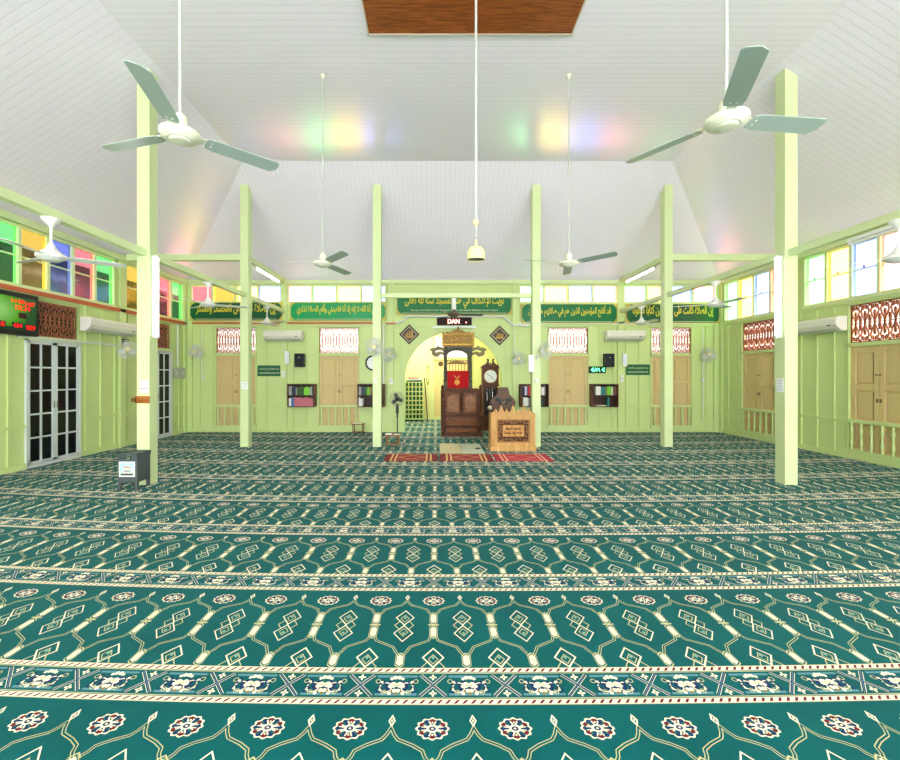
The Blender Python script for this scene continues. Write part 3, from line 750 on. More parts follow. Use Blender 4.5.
signboard(bx(397),bx(511.5),bz(315),bz(294),'نويت الإعتكاف في هذا المسجد سنة لله تعالى','SAHAJA AKU BERIKTIKAF DIDALAM MASJID INI SUNAT KERANA ALLAH TAALA','green gold lettered signboard centred above the arch')
signboard(bx(521),bx(616.5),bz(323.5),bz(304),'قد أفلح المؤمنون الذين هم في صلاتهم خاشعون','','green gold lettered signboard right of the arch above the black speaker')
signboard(bx(625),bx(718.5),bz(323.5),bz(304),'إن الصلاة كانت على المؤمنين كتابا موقوتا','','green gold lettered signboard farthest to the right on the back wall',SIGNGD)
def small_sign(px0,px1,py0,py1,label):
    w=(px1-px0)*YB/F; h=(py1-py0)*YB/F
    t=thing('small_sign',label,'sign',(bx((px0+px1)/2),YB-.02,bz(py1)),0,'small dark green wall signs')
    b=MB(); b.box(-w/2,w/2,-.02,0,0,h); b.obj('board',mat('small_sign_green',(30,98,62),.4),t,bevel=.003)
    text('lettering',shape('سووا صفوفكم فإن تسوية الصفوف'),PALETXT,t,(0,-.021,h*.66),w=w*.86,h=h*.26,ext=.003)
    text('lettering','LURUSKAN DAN RAPATKAN SAF',PALETXT,t,(0,-.021,h*.28),w=w*.86,h=h*.14,ext=.003)
small_sign(258,281.5,365.5,376,'small dark green sign left of the bookshelves on the left back wall')
small_sign(625.5,649,364.5,375,'small dark green sign right of the white emergency light on the right back wall')
# diamond plaques
def plaque(px,py,label,arab):
    t=thing('diamond_plaque',label,'plaque',(bx(px),YB-.014,bz(py)),0,'black diamond calligraphy plaques')
    def dm(r,y0,y1,m,n): b=MB(); b.prism([(0,-r),(r,0),(0,r),(-r,0)],y0,y1); return b.obj(n,m,t)
    dm(.285,-.03,0,mat('plaque_black',(30,26,22),.35),'frame'); dm(.225,-.034,-.03,mat('plaque_line',(206,190,140),.4),'border_line'); dm(.205,-.038,-.034,mat('plaque_field',(62,54,42),.4),'field')
    text('calligraphy',shape(arab),GOLD,t,(0,-.04,0),w=.21,h=.2,ext=.004,thick=.015)
plaque(409.3,334.5,'black diamond plaque left of the arch','الله'); plaque(499.3,335.5,'black diamond plaque right of the arch','محمد')

# LED board
t=thing('led_board','dark red scrolling board reading DAN above the arch','led sign',(bx(454.2),YB-.034,bz(325.6)))
b=MB(); b.box(-.485,.485,-.06,0,0,.215); b.obj('housing',BLACK,t)
b=MB(); b.box(-.465,.465,-.064,-.06,.02,.195); b.obj('screen',mat('led_screen',(38,6,8),.7),t)
text('lettering','DAN',WREDLED,t,(-.02,-.066,.108),w=.33,h=.125,ext=.004,thick=.03)
b=MB(); b.box(.31,.345,-.068,-.064,.06,.095); b.obj('dot',WREDLED,t)
t=thing('wall_shelf','thin white shelf bar under the red scrolling board','shelf',(bx(454),YB-.012,bz(328)))
b=MB(); b.box(-.6,.6,-.10,0,0,.018); b.box(-.6,.6,-.10,-.09,.018,.03); b.obj('board',ALU,t)
for s in (-1,1): b=MB(); b.box(s*.52-.01,s*.52+.01,-.09,0,-.07,0); b.obj('bracket',ALU,t)
def conduit(pts,r,label,m=PVC):
    b=MB(); b.tube(pts,r); return tag(b.obj('conduit',m),label,'conduit')
Yw=YB-.066
conduit([(bx(388),Yw,bz(323.5)),(bx(400),Yw,bz(323)),(bx(409),Yw,bz(316.5)),(bx(437),Yw,bz(316.5)),(bx(472),Yw,bz(316.5)),(bx(502),Yw,bz(316.5)),(bx(513),Yw,bz(325.5)),(bx(528),Yw,bz(326))],.03,'white conduit bent around the red board above the arch')
for px,y0,y1,l in ((384,324,384,'white vertical conduit on the wall left of the arch'),(531,327,380,'white vertical conduit behind the right inner column'),(203.5,327,378,'thin white cable under the leftmost wall fan'),(701,327,420,'thin cable under the rightmost wall fan'),(284.5,343,352,'short white conduit above the left emergency light'),(514,330,357,'short cable above the fan right of the arch')):
    conduit([(bx(px),YB-.075,bz(y0)),(bx(px),YB-.075,bz(y1))],.012 if 'thin' in l or 'short' in l else .022,l)
conduit([(XL+.02,11.35,3.0),(XL+.02,11.35,1.85)],.02,'white vertical conduit above the grey switch boxes')

# speakers, emergency lights, switches
def speaker(px,label):
    t=thing('wall_speaker',label,'speaker',(bx(px),YB-.02,bz(367)),0,'black box speakers')
    b=MB(); b.box(-.13,.13,-.19,-.02,0,.37); b.obj('cabinet',BLACK,t,bevel=.012)
    b=MB(); b.box(-.11,.11,-.196,-.19,.02,.35); b.obj('grille',mat('speaker_grille',(32,33,36),.7,bump=.4,bscale=300),t)
    b=MB(); b.ball((-.0,-.197,.25),(.02,.006,.02)); b.obj('badge',CHROME,t)
    b=MB(); b.box(-.04,.04,-.02,.0,.1,.25); b.obj('bracket',BLACK,t)
speaker(301.5,'black speaker below the left back air conditioner'); speaker(607,'black speaker below the right back air conditioner')
def elight(loc,label,h=.36):
    t=thing('emergency_light',label,'light',loc,0,'white emergency light boxes')
    b=MB(); b.box(-.065,.065,-.05,0,0,h); b.obj('case',WHITE,t,bevel=.01)
    b=MB(); b.box(-.04,.04,-.062,-.05,.04,h-.08); b.obj('diffuser',mat('light_diffuser',(222,230,240),.3),t)
elight((bx(288),YB-.06,bz(364)),'white emergency light box beside the left black speaker'); elight((bx(623.3),YB-.06,bz(366.5)),'white emergency light box beside the right black speaker')
elight(((530-CX)*9.42/F,YC,EYE+(CY-372)*9.3/F),'white light box on the left edge of the column right of the arch',.38)
def switch(loc,rz,label,m=WHITE,w=.09,h=.13):
    t=thing('switch_box',label,'switch',loc,rz)
    b=MB(); b.box(-w/2,w/2,-.04,0,0,h); b.obj('plate',m,t,bevel=.005)
    b=MB(); b.box(-w*.2,w*.2,-.048,-.04,h*.35,h*.65); b.obj('rocker',mat('rocker',(196,198,192),.4),t)
sw=mat('grey_box',(176,180,172),.5)
switch((XL+.02,11.27,1.5),PI/2,'nearer of two grey metal switch boxes on the left wall',sw,.2,.3); switch((XL+.02,11.52,1.5),PI/2,'farther of two grey metal switch boxes by the left corner',sw,.2,.3)
switch((bx(284.5),YB-.06,bz(377)),0,'small white switch above the leftmost bookshelf',WHITE,.09,.17)
switch((bx(391.5),YB-.06,bz(384)),0,'small switch beside the arch above the pedestal fan',WHITE,.1,.16)
switch((bx(620.5),YB-.06,bz(382)),0,'white telephone shaped switch above the right bookshelf',WHITE,.08,.2)
switch((bx(204),YB-.02,bz(380)),0,'small round switch under the leftmost wall fan',WHITE,.08,.08); switch((bx(701.5),YB-.02,bz(381)),0,'small switch under the rightmost wall fan',WHITE,.08,.08)
switch(((375.5-CX)*YC/F,YC,EYE+(CY-383)*YC/F),0,'white switch on the column left of the arch',WHITE,.085,.085); switch(((536.5-CX)*YC/F,YC,EYE+(CY-382.5)*YC/F),0,'white switch on the column behind the desk',WHITE,.085,.085)
b=MB(); b.box(-.08,.08,-.05,0,0,.1); o=b.obj('junction_box',BLACK,bevel=.005); at(o,(XL+.06,9.36,2.3),PI/2); tag(o,'small black box under the left wall air conditioner','box')

# wall clock
t=thing('wall_clock','round black rimmed wall clock half hidden by the left inner column','clock',(bx(373.2),YB-.02,bz(363)))
b=MB(); b.torus((0,-.03,0),.195,.022,36,8); b.obj('rim',BLACK,t)
b=MB(); b.lathe([(.195,0),(.195,.03),(0,.031)],axis='Y',n=36,cap=False); b.obj('dial',PAPER,t)
for k,(a,l) in enumerate(((60,.10),(144,.15))): b=MB(); b.bar([(0,0),(l*math.sin(R(a)),l*math.cos(R(a)))],.01,-.036,-.033); b.obj('hand',BLACK,t)
for k in range(12):
    b=MB(); a=2*PI*k/12; b.bar([(.15*math.sin(a),.15*math.cos(a)),(.175*math.sin(a),.175*math.cos(a))],.008,-.035,-.032); b.obj('hour_mark',BLACK,t)

# green led strip
t=thing('led_clock','small black board with three glowing green signs under the right speaker','led sign',(bx(596.5),YB-.02,bz(373.2)))
b=MB(); b.box(-.235,.235,-.05,0,0,.19); b.obj('housing',BLACK,t,bevel=.005)
b=MB()
for g in ([(-.12,.145),(-.17,.095),(-.12,.05),(-.12,.145)],[(-.08,.05),(-.05,.14),(-.02,.06),(.0,.13),(.04,.13),(.06,.05)],[(.18,.145),(.13,.095),(.18,.05),(.18,.145)]): b.bar(g,.022,-.056,-.05)
b.obj('glowing_digits',GRNLED,t)

# prayer time clock on the left wall
PW=1.42; t=thing('prayer_time_clock','large black framed green board with red digits on the left wall','clock',(XL+.05,7.28-PW/2,2.26),PI/2)
b=MB(); b.box(-PW/2,PW/2,-.06,0,0,.70); b.obj('case',BLACK,t,bevel=.006)
m=bpy.data.materials.new('prayer_board_print'); m.use_nodes=True; nt=m.node_tree; bs=nt.nodes['Principled BSDF']; bs.inputs['Roughness'].default_value=.25
tc=nt.nodes.new('ShaderNodeTexCoord'); mp=nt.nodes.new('ShaderNodeMapping'); mp.inputs['Location'].default_value=(-.05,0,-.42); mp.inputs['Scale'].default_value=(2.0,1,2.6)
gr=nt.nodes.new('ShaderNodeTexGradient'); gr.gradient_type='SPHERICAL'; cr=nt.nodes.new('ShaderNodeValToRGB'); nt.links.new(tc.outputs['Object'],mp.inputs['Vector']); nt.links.new(mp.outputs[0],gr.inputs[0])
mp.inputs['Location'].default_value=(-.1,.0,-1.0)
e=cr.color_ramp.elements; e[0].position=0; e[0].color=lin((10,84,40))+(1,); e[1].position=.85; e[1].color=lin((150,214,120))+(1,); k=cr.color_ramp.elements.new(.35); k.color=lin((84,172,16))+(1,)
nt.links.new(gr.outputs[1],cr.inputs[0]); nt.links.new(cr.outputs[0],bs.inputs['Base Color'])
b=MB(); b.box(-PW/2+.05,PW/2-.05,-.064,-.06,.13,.62); b.obj('printed_panel',m,t)
b=MB(); b.box(-PW/2+.05,PW/2-.05,-.0645,-.06,.07,.13); b.obj('lower_strip',mat('board_strip',(20,62,40),.3),t)
for s_,x,z,w,h in (('14',.28,.555,.085,.06),('08',.40,.555,.10,.065),('1447',.555,.535,.16,.07),('10:24',.43,.455,.25,.085),('155',.05,.155,.16,.07),('434',.34,.155,.14,.07),('829',.565,.14,.15,.075),('112',-.24,.155,.15,.07),('602',-.5,.15,.15,.07)):
    b=MB(); b.box(x-w/2-.02,x+w/2+.02,-.066,-.064,z-h/2-.015,z+h/2+.015); 
    if s_ not in('10:24','14','08','1447'): b.obj('digit_window',BLACK,t)
    text('red_digits',s_,REDLED,t,(x,-.068,z),w=w,h=h,ext=.003)
b=MB(); b.box(.36,.50,-.067,-.064,.28,.37); b.obj('sensor_window',HOLE,t)

# notices on columns
def notice(loc,rz,w,h,label,lines):
    t=thing('paper_notice',label,'notice',loc,rz)
    b=MB(); b.box(-w/2,w/2,-.006,0,0,h); b.obj('sheet',PAPER,t)
    for z,ww,hh,m in lines: b=MB(); b.box(-ww/2,ww/2,-.008,-.006,z,z+hh); b.obj('printed_line',m,t)
RL=mat('print_red',(190,60,60),.6); GLI=mat('print_grey',(120,122,128),.6)
YF=6.20-cw
notice((XO[0]+.02,YF,1.345),0,.125,.175,'white card with a red line on the left front column',[(.055,.115,.01,RL),(.025,.09,.006,GLI),(.015,.07,.005,GLI),(.15,.06,.006,GLI)])
notice((XO[0]+.01,YC,EYE+(CY-389)*YC/F),0,.15,.155,'small white paper on the leftmost column of the back row',[(.12,.1,.006,GLI),(.09,.11,.004,GLI),(.06,.11,.004,GLI),(.03,.1,.004,GLI)])
notice((XO[1]-cw,6.2,1.35),-PI/2,.13,.2,'white paper on the side of the right front column',[(.16,.09,.006,GLI),(.12,.1,.004,GLI),(.08,.1,.004,GLI),(.04,.1,.004,GLI)])
t=thing('key_rack','small brown wooden hook board on the left front column','hook board',(XO[0]-.0,YF,1.19))
b=MB(); b.box(-.11,.10,-.02,0,0,.105); b.obj('board',wood('rack_wood',(140,72,20),(190,110,36),.4,stretch=(1,1,8)),t,bevel=.006)
for x in (-.07,0,.06): b=MB(); b.tube([(x,-.02,.07),(x,-.045,.05),(x,-.04,.035)],.005); b.obj('hook',CHROME,t)
b=MB(); b.box(-.135,-.085,-.05,-.02,.02,.08); b.obj('padlock',mat('old_brass',(120,90,50),.4,metal=.7),t)

# donation box
t=thing('donation_box','dark grey steel collection box with a padlock at the left column foot','box',(-4.275,5.955,0))
b=MB(); b.box(-.135,.135,-.135,.135,.11,.50); b.obj('body',DGREY,t,bevel=.006)
b=MB(); b.box(-.14,.14,-.14,-.128,.46,.515); b.box(-.14,.14,.128,.14,.46,.515); b.box(-.14,-.13,-.14,.14,.46,.515); b.box(.13,.14,-.14,.14,.46,.515); b.obj('rim',DGREY,t)
for sx in (-1,1):
    for sy in (-1,1): b=MB(); b.box(sx*.115-.018,sx*.115+.018,sy*.115-.018,sy*.115+.018,0,.11); b.obj('leg',DGREY,t)
b=MB(); b.torus((.03,-.15,.475),.018,.005,16,6); b.box(.005,.055,-.162,-.141,.425,.465); b.obj('padlock',CHROME,t)
b=MB(); b.box(-.1,-.02,-.146,-.135,.445,.455); b.obj('hasp',BLACK,t)
b=MB(); b.box(-.115,.105,-.141,-.136,.19,.40); lb=b.obj('poster',PAPER,t,label='white bordered sticker')
b=MB(); b.box(-.098,.088,-.143,-.141,.207,.383); b.obj('picture_field',mat('poster_sky',(168,206,214),.6),lb)
b=MB(); b.prism([(-.07,.255),(-.05,.345),(.05,.345),(.085,.275),(.085,.235),(-.07,.235)],-.145,-.143); b.obj('building_picture',mat('poster_pale',(206,210,206),.6),lb)
b=MB(); b.box(-.085,.08,-.145,-.143,.21,.237); b.obj('picture_base',mat('poster_dark',(86,74,60),.6),lb)
text('lettering','Tabung',RL,t,(-.0,-.147,.325),w=.10,h=.035,ext=.002,shear=.2); text('lettering','Masjid',BLACK,t,(.0,-.147,.27),w=.09,h=.026,ext=.002,shear=.2)

# ------------------------------------------------------------------ bookshelves + books
def bookshelf(x0,x1,label):
    w=x1-x0; h=.63; d=.25; t=thing('bookshelf',label,'bookshelf',((x0+x1)/2,YB-.02,.72),0,'small dark wall bookshelves')
    b=MB(); b.box(-w/2,w/2,-.012,0,0,h); b.obj('back_panel',SHELFW,t)
    for s in (-1,1): b=MB(); b.box(s*w/2-(.018 if s>0 else 0),s*w/2+(.018 if s<0 else 0),-d,-.012,0,h); b.obj('side_panel',wood('bookshelf_side',(90,56,42),(122,80,62),.5),t)
    for n_,z in (('bottom_board',0),('middle_shelf',.305),('top_board',h-.018)):
        b=MB(); b.box(-w/2+.018,w/2-.018,-d,-.012,z,z+.018); b.obj(n_,SHELFW,t)
    return t
BC={'grey':(150,150,146),'pink':(196,110,124),'white':(226,224,218),'blue':(78,120,170),'dark green':(58,88,50),'lime green':(124,196,52),'olive':(126,118,72),'black':(36,36,40),'navy':(48,58,86),'red':(178,44,44),'teal':(44,120,120),'brown':(112,78,60),'cream':(222,212,180)}
PAGES=mat('book_pages',(236,230,212),.8)
BOOKS=0
def book(x,y,z,th,h,d,c,label,group,lean=0,flat=False):
    b=MB()
    if flat: b.box(0,h,-d/2,d/2,0,th); b.m=1; b.box(.004,h+.0005,-d/2+.004,d/2+.0005,.003,th-.003)
    else:
        b.box(0,th,0,d,0,.003+h); b.m=1; b.box(.003,th-.003,.004,d+.0005,.004,h+.0035)
    o=b.obj('book',[mat('book_cover_'+c.replace(' ','_'),BC[c],.55),PAGES]); o.location=(x,y,z); o.rotation_euler=(0,lean,0)
    return tag(o,label,'book',group)
def row(x0,x1,z,spec,where,lean=0):
    x=x0; random.seed(int(abs(x0*1000+z*100)))
    for c,n in spec:
        for k in range(n):
            th=.03+random.random()*.016
            if x+th>x1: return
            h=.20+random.random()*.05 if lean==0 else .2
            book(x,YB-.245,z,th,h,.17,c,('%s spined book %s'%(c,where)),'books '+where); x+=th+.0015+(.006 if lean else 0)
sx=[(bx(287.6)*.978,bx(317)),(-2.16,-1.42),(2.33,3.10),(4.29,5.01)]
sl=['dark wall bookshelf full of pink and green books left of the tan shutters','dark wall bookshelf partly hidden by the left inner column','dark wall bookshelf partly hidden by the column behind the desk','dark wall bookshelf below the green lit board']
sx[0]=(-4.08,-3.34)
for (a,b_),l in zip(sx,sl): bookshelf(a,b_,l)
zl,zu=.741,1.046
row(-4.05,-3.38,zu,[('grey',2),('navy',3),('grey',1),('dark green',5),('lime green',4),('grey',2)],'on the upper shelf left of the tan shutters')
row(-4.05,-3.38,zl,[('white',2),('blue',2),('pink',13)],'on the lower shelf left of the tan shutters')
row(-2.13,-1.75,zu,[('grey',2),('navy',2),('dark green',2),('lime green',2),('olive',2)],'on the upper shelf beside the left inner column')
row(-2.13,-1.93,zl,[('white',3),('grey',1)],'on the lower shelf beside the left inner column')
row(-1.62,-1.46,zu,[('brown',3)],'on the upper shelf right of the left inner column')
row(-1.62,-1.46,zl,[('dark green',3)],'on the lower shelf right of the left inner column')
row(2.36,2.62,zu,[('navy',2),('white',1),('blue',1),('red',2)],'on the upper shelf left of the right inner column')
row(2.36,2.6,zl,[('brown',1),('white',3),('grey',2)],'on the lower shelf left of the right inner column')
row(2.85,3.06,zu,[('black',1),('white',2),('grey',1)],'on the upper shelf right of the right inner column')
row(2.85,3.0,zl,[('dark green',2),('black',1)],'on the lower shelf right of the right inner column')
row(4.40,4.98,zu,[('white',3),('teal',3),('olive',1),('lime green',3),('white',1),('brown',2),('grey',3)],'on the upper shelf under the green lit board')
book(4.42,YB-.15,zl,.025,.27,.19,'cream','cream book lying flat on the lower shelf under the green lit board','books lying on the lower shelf under the green lit board',flat=True)
row(4.72,4.80,zl,[('teal',1),('navy',1)],'standing on the lower shelf under the green lit board')

# ------------------------------------------------------------------ low stands by the floor
def stand(loc,label,w=.28,d=.24,h=.26):
    t=thing('low_stand',label,'stand',loc,0,'low wooden reading stands')
    b=MB(); b.box(-w/2-.02,w/2+.02,-d/2,d/2,h-.02,h); b.obj('top',STOOLW,t,bevel=.003)
    for sx_ in (-1,1):
        b=MB(); b.bar([(sx_*(w/2-.01),0),(sx_*(w/2-.01),h-.02)],.022,-d/2,-d/2+.02); b.bar([(sx_*(w/2-.01),0),(sx_*(w/2-.01),h-.02)],.022,d/2-.02,d/2); b.box(sx_*(w/2-.01)-.011,sx_*(w/2-.01)+.011,-d/2,d/2,.03,.05); b.obj('leg_frame',STOOLW,t)
    b=MB(); b.box(-w/2,w/2,-d/2+.005,-d/2+.02,.04,.065); b.obj('stretcher',STOOLW,t)
    return t
s0=stand((-.975,9.50,0),'low wooden stand in front of the pedestal fan')
dup(s0,(bx(358.8)*.985,11.55,0),0,'low wooden stand against the back wall under the bookshelf',None)
b=MB(); b.box(-.09,.05,-.06,.06,0,.018); b.box(-.085,.045,-.055,.055,.018,.024); o=b.obj('tissue_pack',PAPER,bevel=.006); at(o,(-1.05,9.48,.26)); tag(o,'flat white paper pack on the stand before the pedestal fan','paper')
b=MB(); b.box(-.07,.07,-.05,.05,0,.012); o=b.obj('folded_cloth',WHITE,bevel=.004); at(o,(-.88,9.46,.26),.3); tag(o,'small white cloth lying near the right edge of the low stand','cloth')
b=MB(); b.box(-.12,.12,-.08,.08,0,.03); b.m=1; b.box(-.118,.121,-.078,.081,.004,.026); o=b.obj('book',[mat('book_cover_cream',BC['cream'],.5),PAGES]); at(o,(bx(358.8)*.985,11.55,.26)); tag(o,'cream book lying on the low stand against the back wall','book')

# pedestal fan
t=thing('pedestal_fan','black pedestal fan with wire guard left of the arch','fan',(-.905,9.84,0))
b=MB(); b.lathe([(.17,0),(.17,.015),(.12,.03),(.03,.045)],n=28); b.obj('base',BLACK,t)
b=MB(); b.cyl((0,0,.04),(0,0,.62),.014,12); b.lathe([(.02,.60),(.022,.70),(.016,.72)],n=12); b.obj('pole',BLACK,t)
b=MB(); b.box(-.035,.035,-.045,.03,.70,.92); b.obj('control_box',BLACK,t,bevel=.01)
b=MB(); b.lathe([(.04,-.10),(.06,-.06),(.062,.03),(.04,.06)],(0,0,1.04),axis='Y',n=18); b.obj('motor',BLACK,t)
g=MB(); r=.17
for rr,yy in ((r,-.11),(r*.8,-.14),(r*.6,-.148),(r*.4,-.152),(r*.95,-.085),(r*.6,-.07)): g.torus((0,yy,1.04),rr,.003,30,5)
for k in range(28):
    a=2*PI*k/28; ca,sa=math.cos(a),math.sin(a); g.cyl((.04*ca,-.154,1.04+.04*sa),(r*.8*ca,-.14,1.04+r*.8*sa),.0016,4); g.cyl((r*.8*ca,-.14,1.04+r*.8*sa),(r*ca,-.11,1.04+r*sa),.0016,4)
go=g.obj('guard',GRILLED,t)
for k in range(3):
    b=MB(); b.M=Matrix.Translation((0,-.11,1.04)) @ Matrix.Rotation(2*PI*k/3+.2,4,'Y') @ Matrix.Rotation(R(22),4,'X')
    b.prism([(.02,-.02),(.06,-.05),(.12,-.055),(.145,-.01),(.13,.035),(.07,.04),(.02,.02)],-.002,.002); b.obj('blade',BLACK,t)

# ------------------------------------------------------------------ rugs and mats
def rug_mat(name,field,stripe,dark,axis_len):
    m=bpy.data.materials.new(name); m.use_nodes=True; nt=m.node_tree; X.nt=nt; b=nt.nodes['Principled BSDF']; b.inputs['Roughness'].default_value=.95
    tc=nt.nodes.new('ShaderNodeTexCoord'); sp=nt.nodes.new('ShaderNodeSeparateXYZ'); nt.links.new(tc.outputs['Object'],sp.inputs[0]); x=X(sp.outputs[0]).abs(); y=X(sp.outputs[1]).abs()
    n=nt.nodes.new('ShaderNodeTexNoise'); n.inputs['Scale'].default_value=22; nt.links.new(tc.outputs['Object'],n.inputs['Vector'])
    mx=nt.nodes.new('ShaderNodeMix'); mx.data_type='RGBA'; nt.links.new(n.outputs['Fac'],mx.inputs['Factor']); mx.inputs['A'].default_value=lin(dark)+(1,); mx.inputs['B'].default_value=lin(field)+(1,); c=mx.outputs['Result']
    def lay(k,cc,c):
        q=nt.nodes.new('ShaderNodeMix'); q.data_type='RGBA'; nt.links.new(k.s,q.inputs['Factor']); nt.links.new(c,q.inputs['A']); q.inputs['B'].default_value=lin(cc)+(1,); return q.outputs['Result']
    L=axis_len/2
    c=lay((x>L-.22)*(x<L-.19),stripe,c); c=lay((x>L-.14)*(x<L-.11),stripe,c); c=lay(x>L-.08,dark,c)
    c=lay((y>.30)*(x<L-.24),dark,c); c=lay((y>.285)*(y<.297)*(x<L-.24),stripe,c)
    g=x/.28+y/.2; c=lay((g<1.0)*(g>.9),stripe,c)
    nt.links.new(c,b.inputs['Base Color']); return m
for x0,x1,cc,l in ((-1.0,.05,((168,44,38),(216,190,120),(120,22,26)),'dark red prayer rug, leftmost of the row of three'),(.06,1.10,((172,40,40),(216,186,120),(126,20,28)),'red prayer rug with cream stripes, middle of three'),(1.11,2.21,((214,62,88),(232,190,150),(184,34,60)),'pinkish red prayer rug, rightmost of the row of three')):
    w=x1-x0-.05; b=MB()
    b.box(-w/2,w/2,-.345,.345,0,.009); b.m=0
    o=b.obj('prayer_rug',rug_mat('rug_'+l[:8].replace(' ','_'),cc[0],cc[1],cc[2],w),bevel=.003); at(o,((x0+x1)/2,8.125,.001),R(.5 if x0<0 else -.8)); tag(o,l,'rug','red prayer rugs in a row before the pulpit')
    fr=MB()
    for s in (-1,1):
        for k in range(40): yy=-.335+.67*k/39; fr.box(s*(w/2+.006)-.008,s*(w/2+.006)+.008,yy-.004,yy+.004,0,.004)
    fr.obj('fringe',mat('rug_fringe',(120,26,32),.9),o)
for x0,x1,c_,l,y0,y1 in ((.08,.545,(206,190,150),'beige mat on the carpet in front of the pulpit',8.56,9.72),(.555,1.0,(196,200,178),'grey green mat beside the beige mat',8.56,9.68)):
    b=MB(); b.box(-(x1-x0)/2,(x1-x0)/2,-(y1-y0)/2,(y1-y0)/2,0,.008); o=b.obj('floor_mat',mat('mat_'+l[:5],c_,.9,noise=.1,nscale=30),bevel=.003); at(o,((x0+x1)/2,(y0+y1)/2,.001)); tag(o,l,'mat')
b=MB(); b.box(-.05,.05,-.035,.035,0,.02); o=b.obj('small_case',BLACK,bevel=.006); at(o,(.90,9.05,.010),.6); tag(o,'tiny dark case lying on the grey green mat','case')

# ------------------------------------------------------------------ carved wooden desk
DXc,DY0,DY1=1.62,8.84,9.2; t=thing('lectern_desk','light pine desk with carved front panel and pointed crest','desk',(DXc,DY0,0))
hw=.465; dd=DY1-DY0
b=MB(); b.box(-hw-.012,hw+.022,-.034,dd,0,.10); b.obj('plinth',PINE,t,bevel=.004)
b=MB(); b.box(-hw,-hw+.03,0,dd-.02,.10,.74); b.obj('side_panel',PINEV,t); b=MB(); b.box(hw-.03,hw,0,dd-.02,.10,.74); b.obj('side_panel',PINEV,t)
b=MB(); b.box(-hw+.03,hw-.03,.02,.045,.10,.72); b.obj('front_panel',PINE,t)
b=MB()
for q in ((-hw,-hw+.13,.10,.74),(hw-.11,hw,.10,.74)): b.box(q[0],q[1],-.014,.02,q[2],q[3])
b.obj('front_stile',PINEV,t,bevel=.003)
b=MB(); b.box(-hw+.13,hw-.11,-.004,.02,.10,.175); b.box(-hw+.13,hw-.11,-.004,.02,.665,.74); b.obj('front_rail',PINE,t,bevel=.003)
b=MB(); b.box(-hw,hw,0,dd-.02,.72,.745); b.box(-hw-.012,hw+.012,-.032,.02,.73,.752); b.obj('desktop',PINE,t)
pk=[]; xs=[(-.36,.11,.04),(-.245,.185,.055),(-.13,.12,.035),(-.0,.185,.055),(.115,.10,.035),(.225,.185,.055),(.335,.10,.04)]
b=MB()
b.box(-hw,hw,.0,.02,.75,.785)
for x,h,wv in xs: b.prism([(x-wv,.785),(x-wv*.9,.785+h*.35),(x-wv*.45,.785+h*.7),(x,.785+h),(x+wv*.45,.785+h*.7),(x+wv*.9,.785+h*.35),(x+wv,.785)],.0,.02)
for x in (-.42,-.30,-.187,-.065,.058,.17,.28,.39): b.prism([(x-.03,.785),(x-.012,.83),(x+.012,.83),(x+.03,.785)],.002,.018)
b.obj('crest',PINEV,t,bevel=.003)
b=MB(); b.prism([(-.03,.745),(-.03,.79),(.03,.78),(.03,.745)],0,0.02)
for s in (-1,1):
    q=MB(); q.box(s*hw-(.02 if s>0 else 0),s*hw+(.02 if s<0 else 0),.02,dd-.03,.745,.79); q.obj('crest_side',PINEV,t)
cx0,cx1,cz0,cz1=-.325,.345,.185,.66
b=MB(); b.box(cx0,cx1,.006,.02,cz0,cz1); pl=b.obj('carved_panel',wood('carved_ground',(70,38,14),(104,62,26),.5),t)
b=MB(); b.bar([(cx0+.012,cz0+.012),(cx1-.012,cz0+.012),(cx1-.012,cz1-.012),(cx0+.012,cz1-.012),(cx0+.012,cz0+.012)],.012,-.002,.006)
random.seed(3)
def scroll(b,x,z,r,a0,sg,t_=.010):
    b.bar([(x+r*(1-k/14)*math.cos(a0+sg*k*.42),z+r*(1-k/14)*math.sin(a0+sg*k*.42)) for k in range(12)],t_,-.002,.006)
for i in range(9):
    x=cx0+.055+(cx1-cx0-.11)*i/8
    for z in (cz0+.055,cz1-.055): scroll(b,x,z,.036,PI*i/2,1 if i%2 else -1)
for i in range(1,5):
    z=cz0+.055+(cz1-cz0-.11)*i/5
    for x in (cx0+.055,cx1-.055): scroll(b,x,z,.036,PI*i/2,1 if i%2 else -1)
b.obj('scroll_carving',wood('carved_light',(170,116,58),(206,152,86),.45),pl)
b=MB(); b.box(-.215,.235,-.0,.006,.305,.545); b.obj('name_plate',wood('plate_wood',(176,120,56),(210,158,88),.4,stretch=(8,1,1)),t)
INK=mat('burnt_lettering',(36,20,10),.6)
text('lettering','Masjid Jamek',INK,t,(.01,-.002,.465),w=.33,h=.07,ext=.004,shear=.3,thick=.02); text('lettering','Tebok Haji Noor',INK,t,(.01,-.002,.375),w=.40,h=.07,ext=.004,shear=.3,thick=.02)

# gaming chair
t=thing('desk_chair','brown high backed racing style chair behind the pine desk','chair',(1.60,9.98,0))
b=MB(); b.prism([(-.09,1.31),(-.125,1.28),(-.14,1.20),(-.155,1.13),(-.26,1.03),(-.30,.95),(-.26,.80),(-.22,.70),(-.25,.55),(.25,.55),(.22,.70),(.26,.80),(.30,.95),(.26,1.03),(.155,1.13),(.14,1.20),(.125,1.28),(.09,1.31)],-.0,.10); bk=b.obj('backrest',LEATHER,t,bevel=.012)
b=MB()
for s in (-1,1): b.prism([(s*.03,1.02),(s*.17,1.07),(s*.20,.98),(s*.08,.94)][::s],-.012,.0)
b.box(-.10,.10,-.01,0,.90,1.0); b.obj('strap_opening',BLACK,bk)
b=MB(); b.bar([(-.03,1.23),(0,1.17),(.03,1.23)],.012,-.006,.0); b.obj('emblem',mat('emblem_dark',(46,30,22),.4),bk)
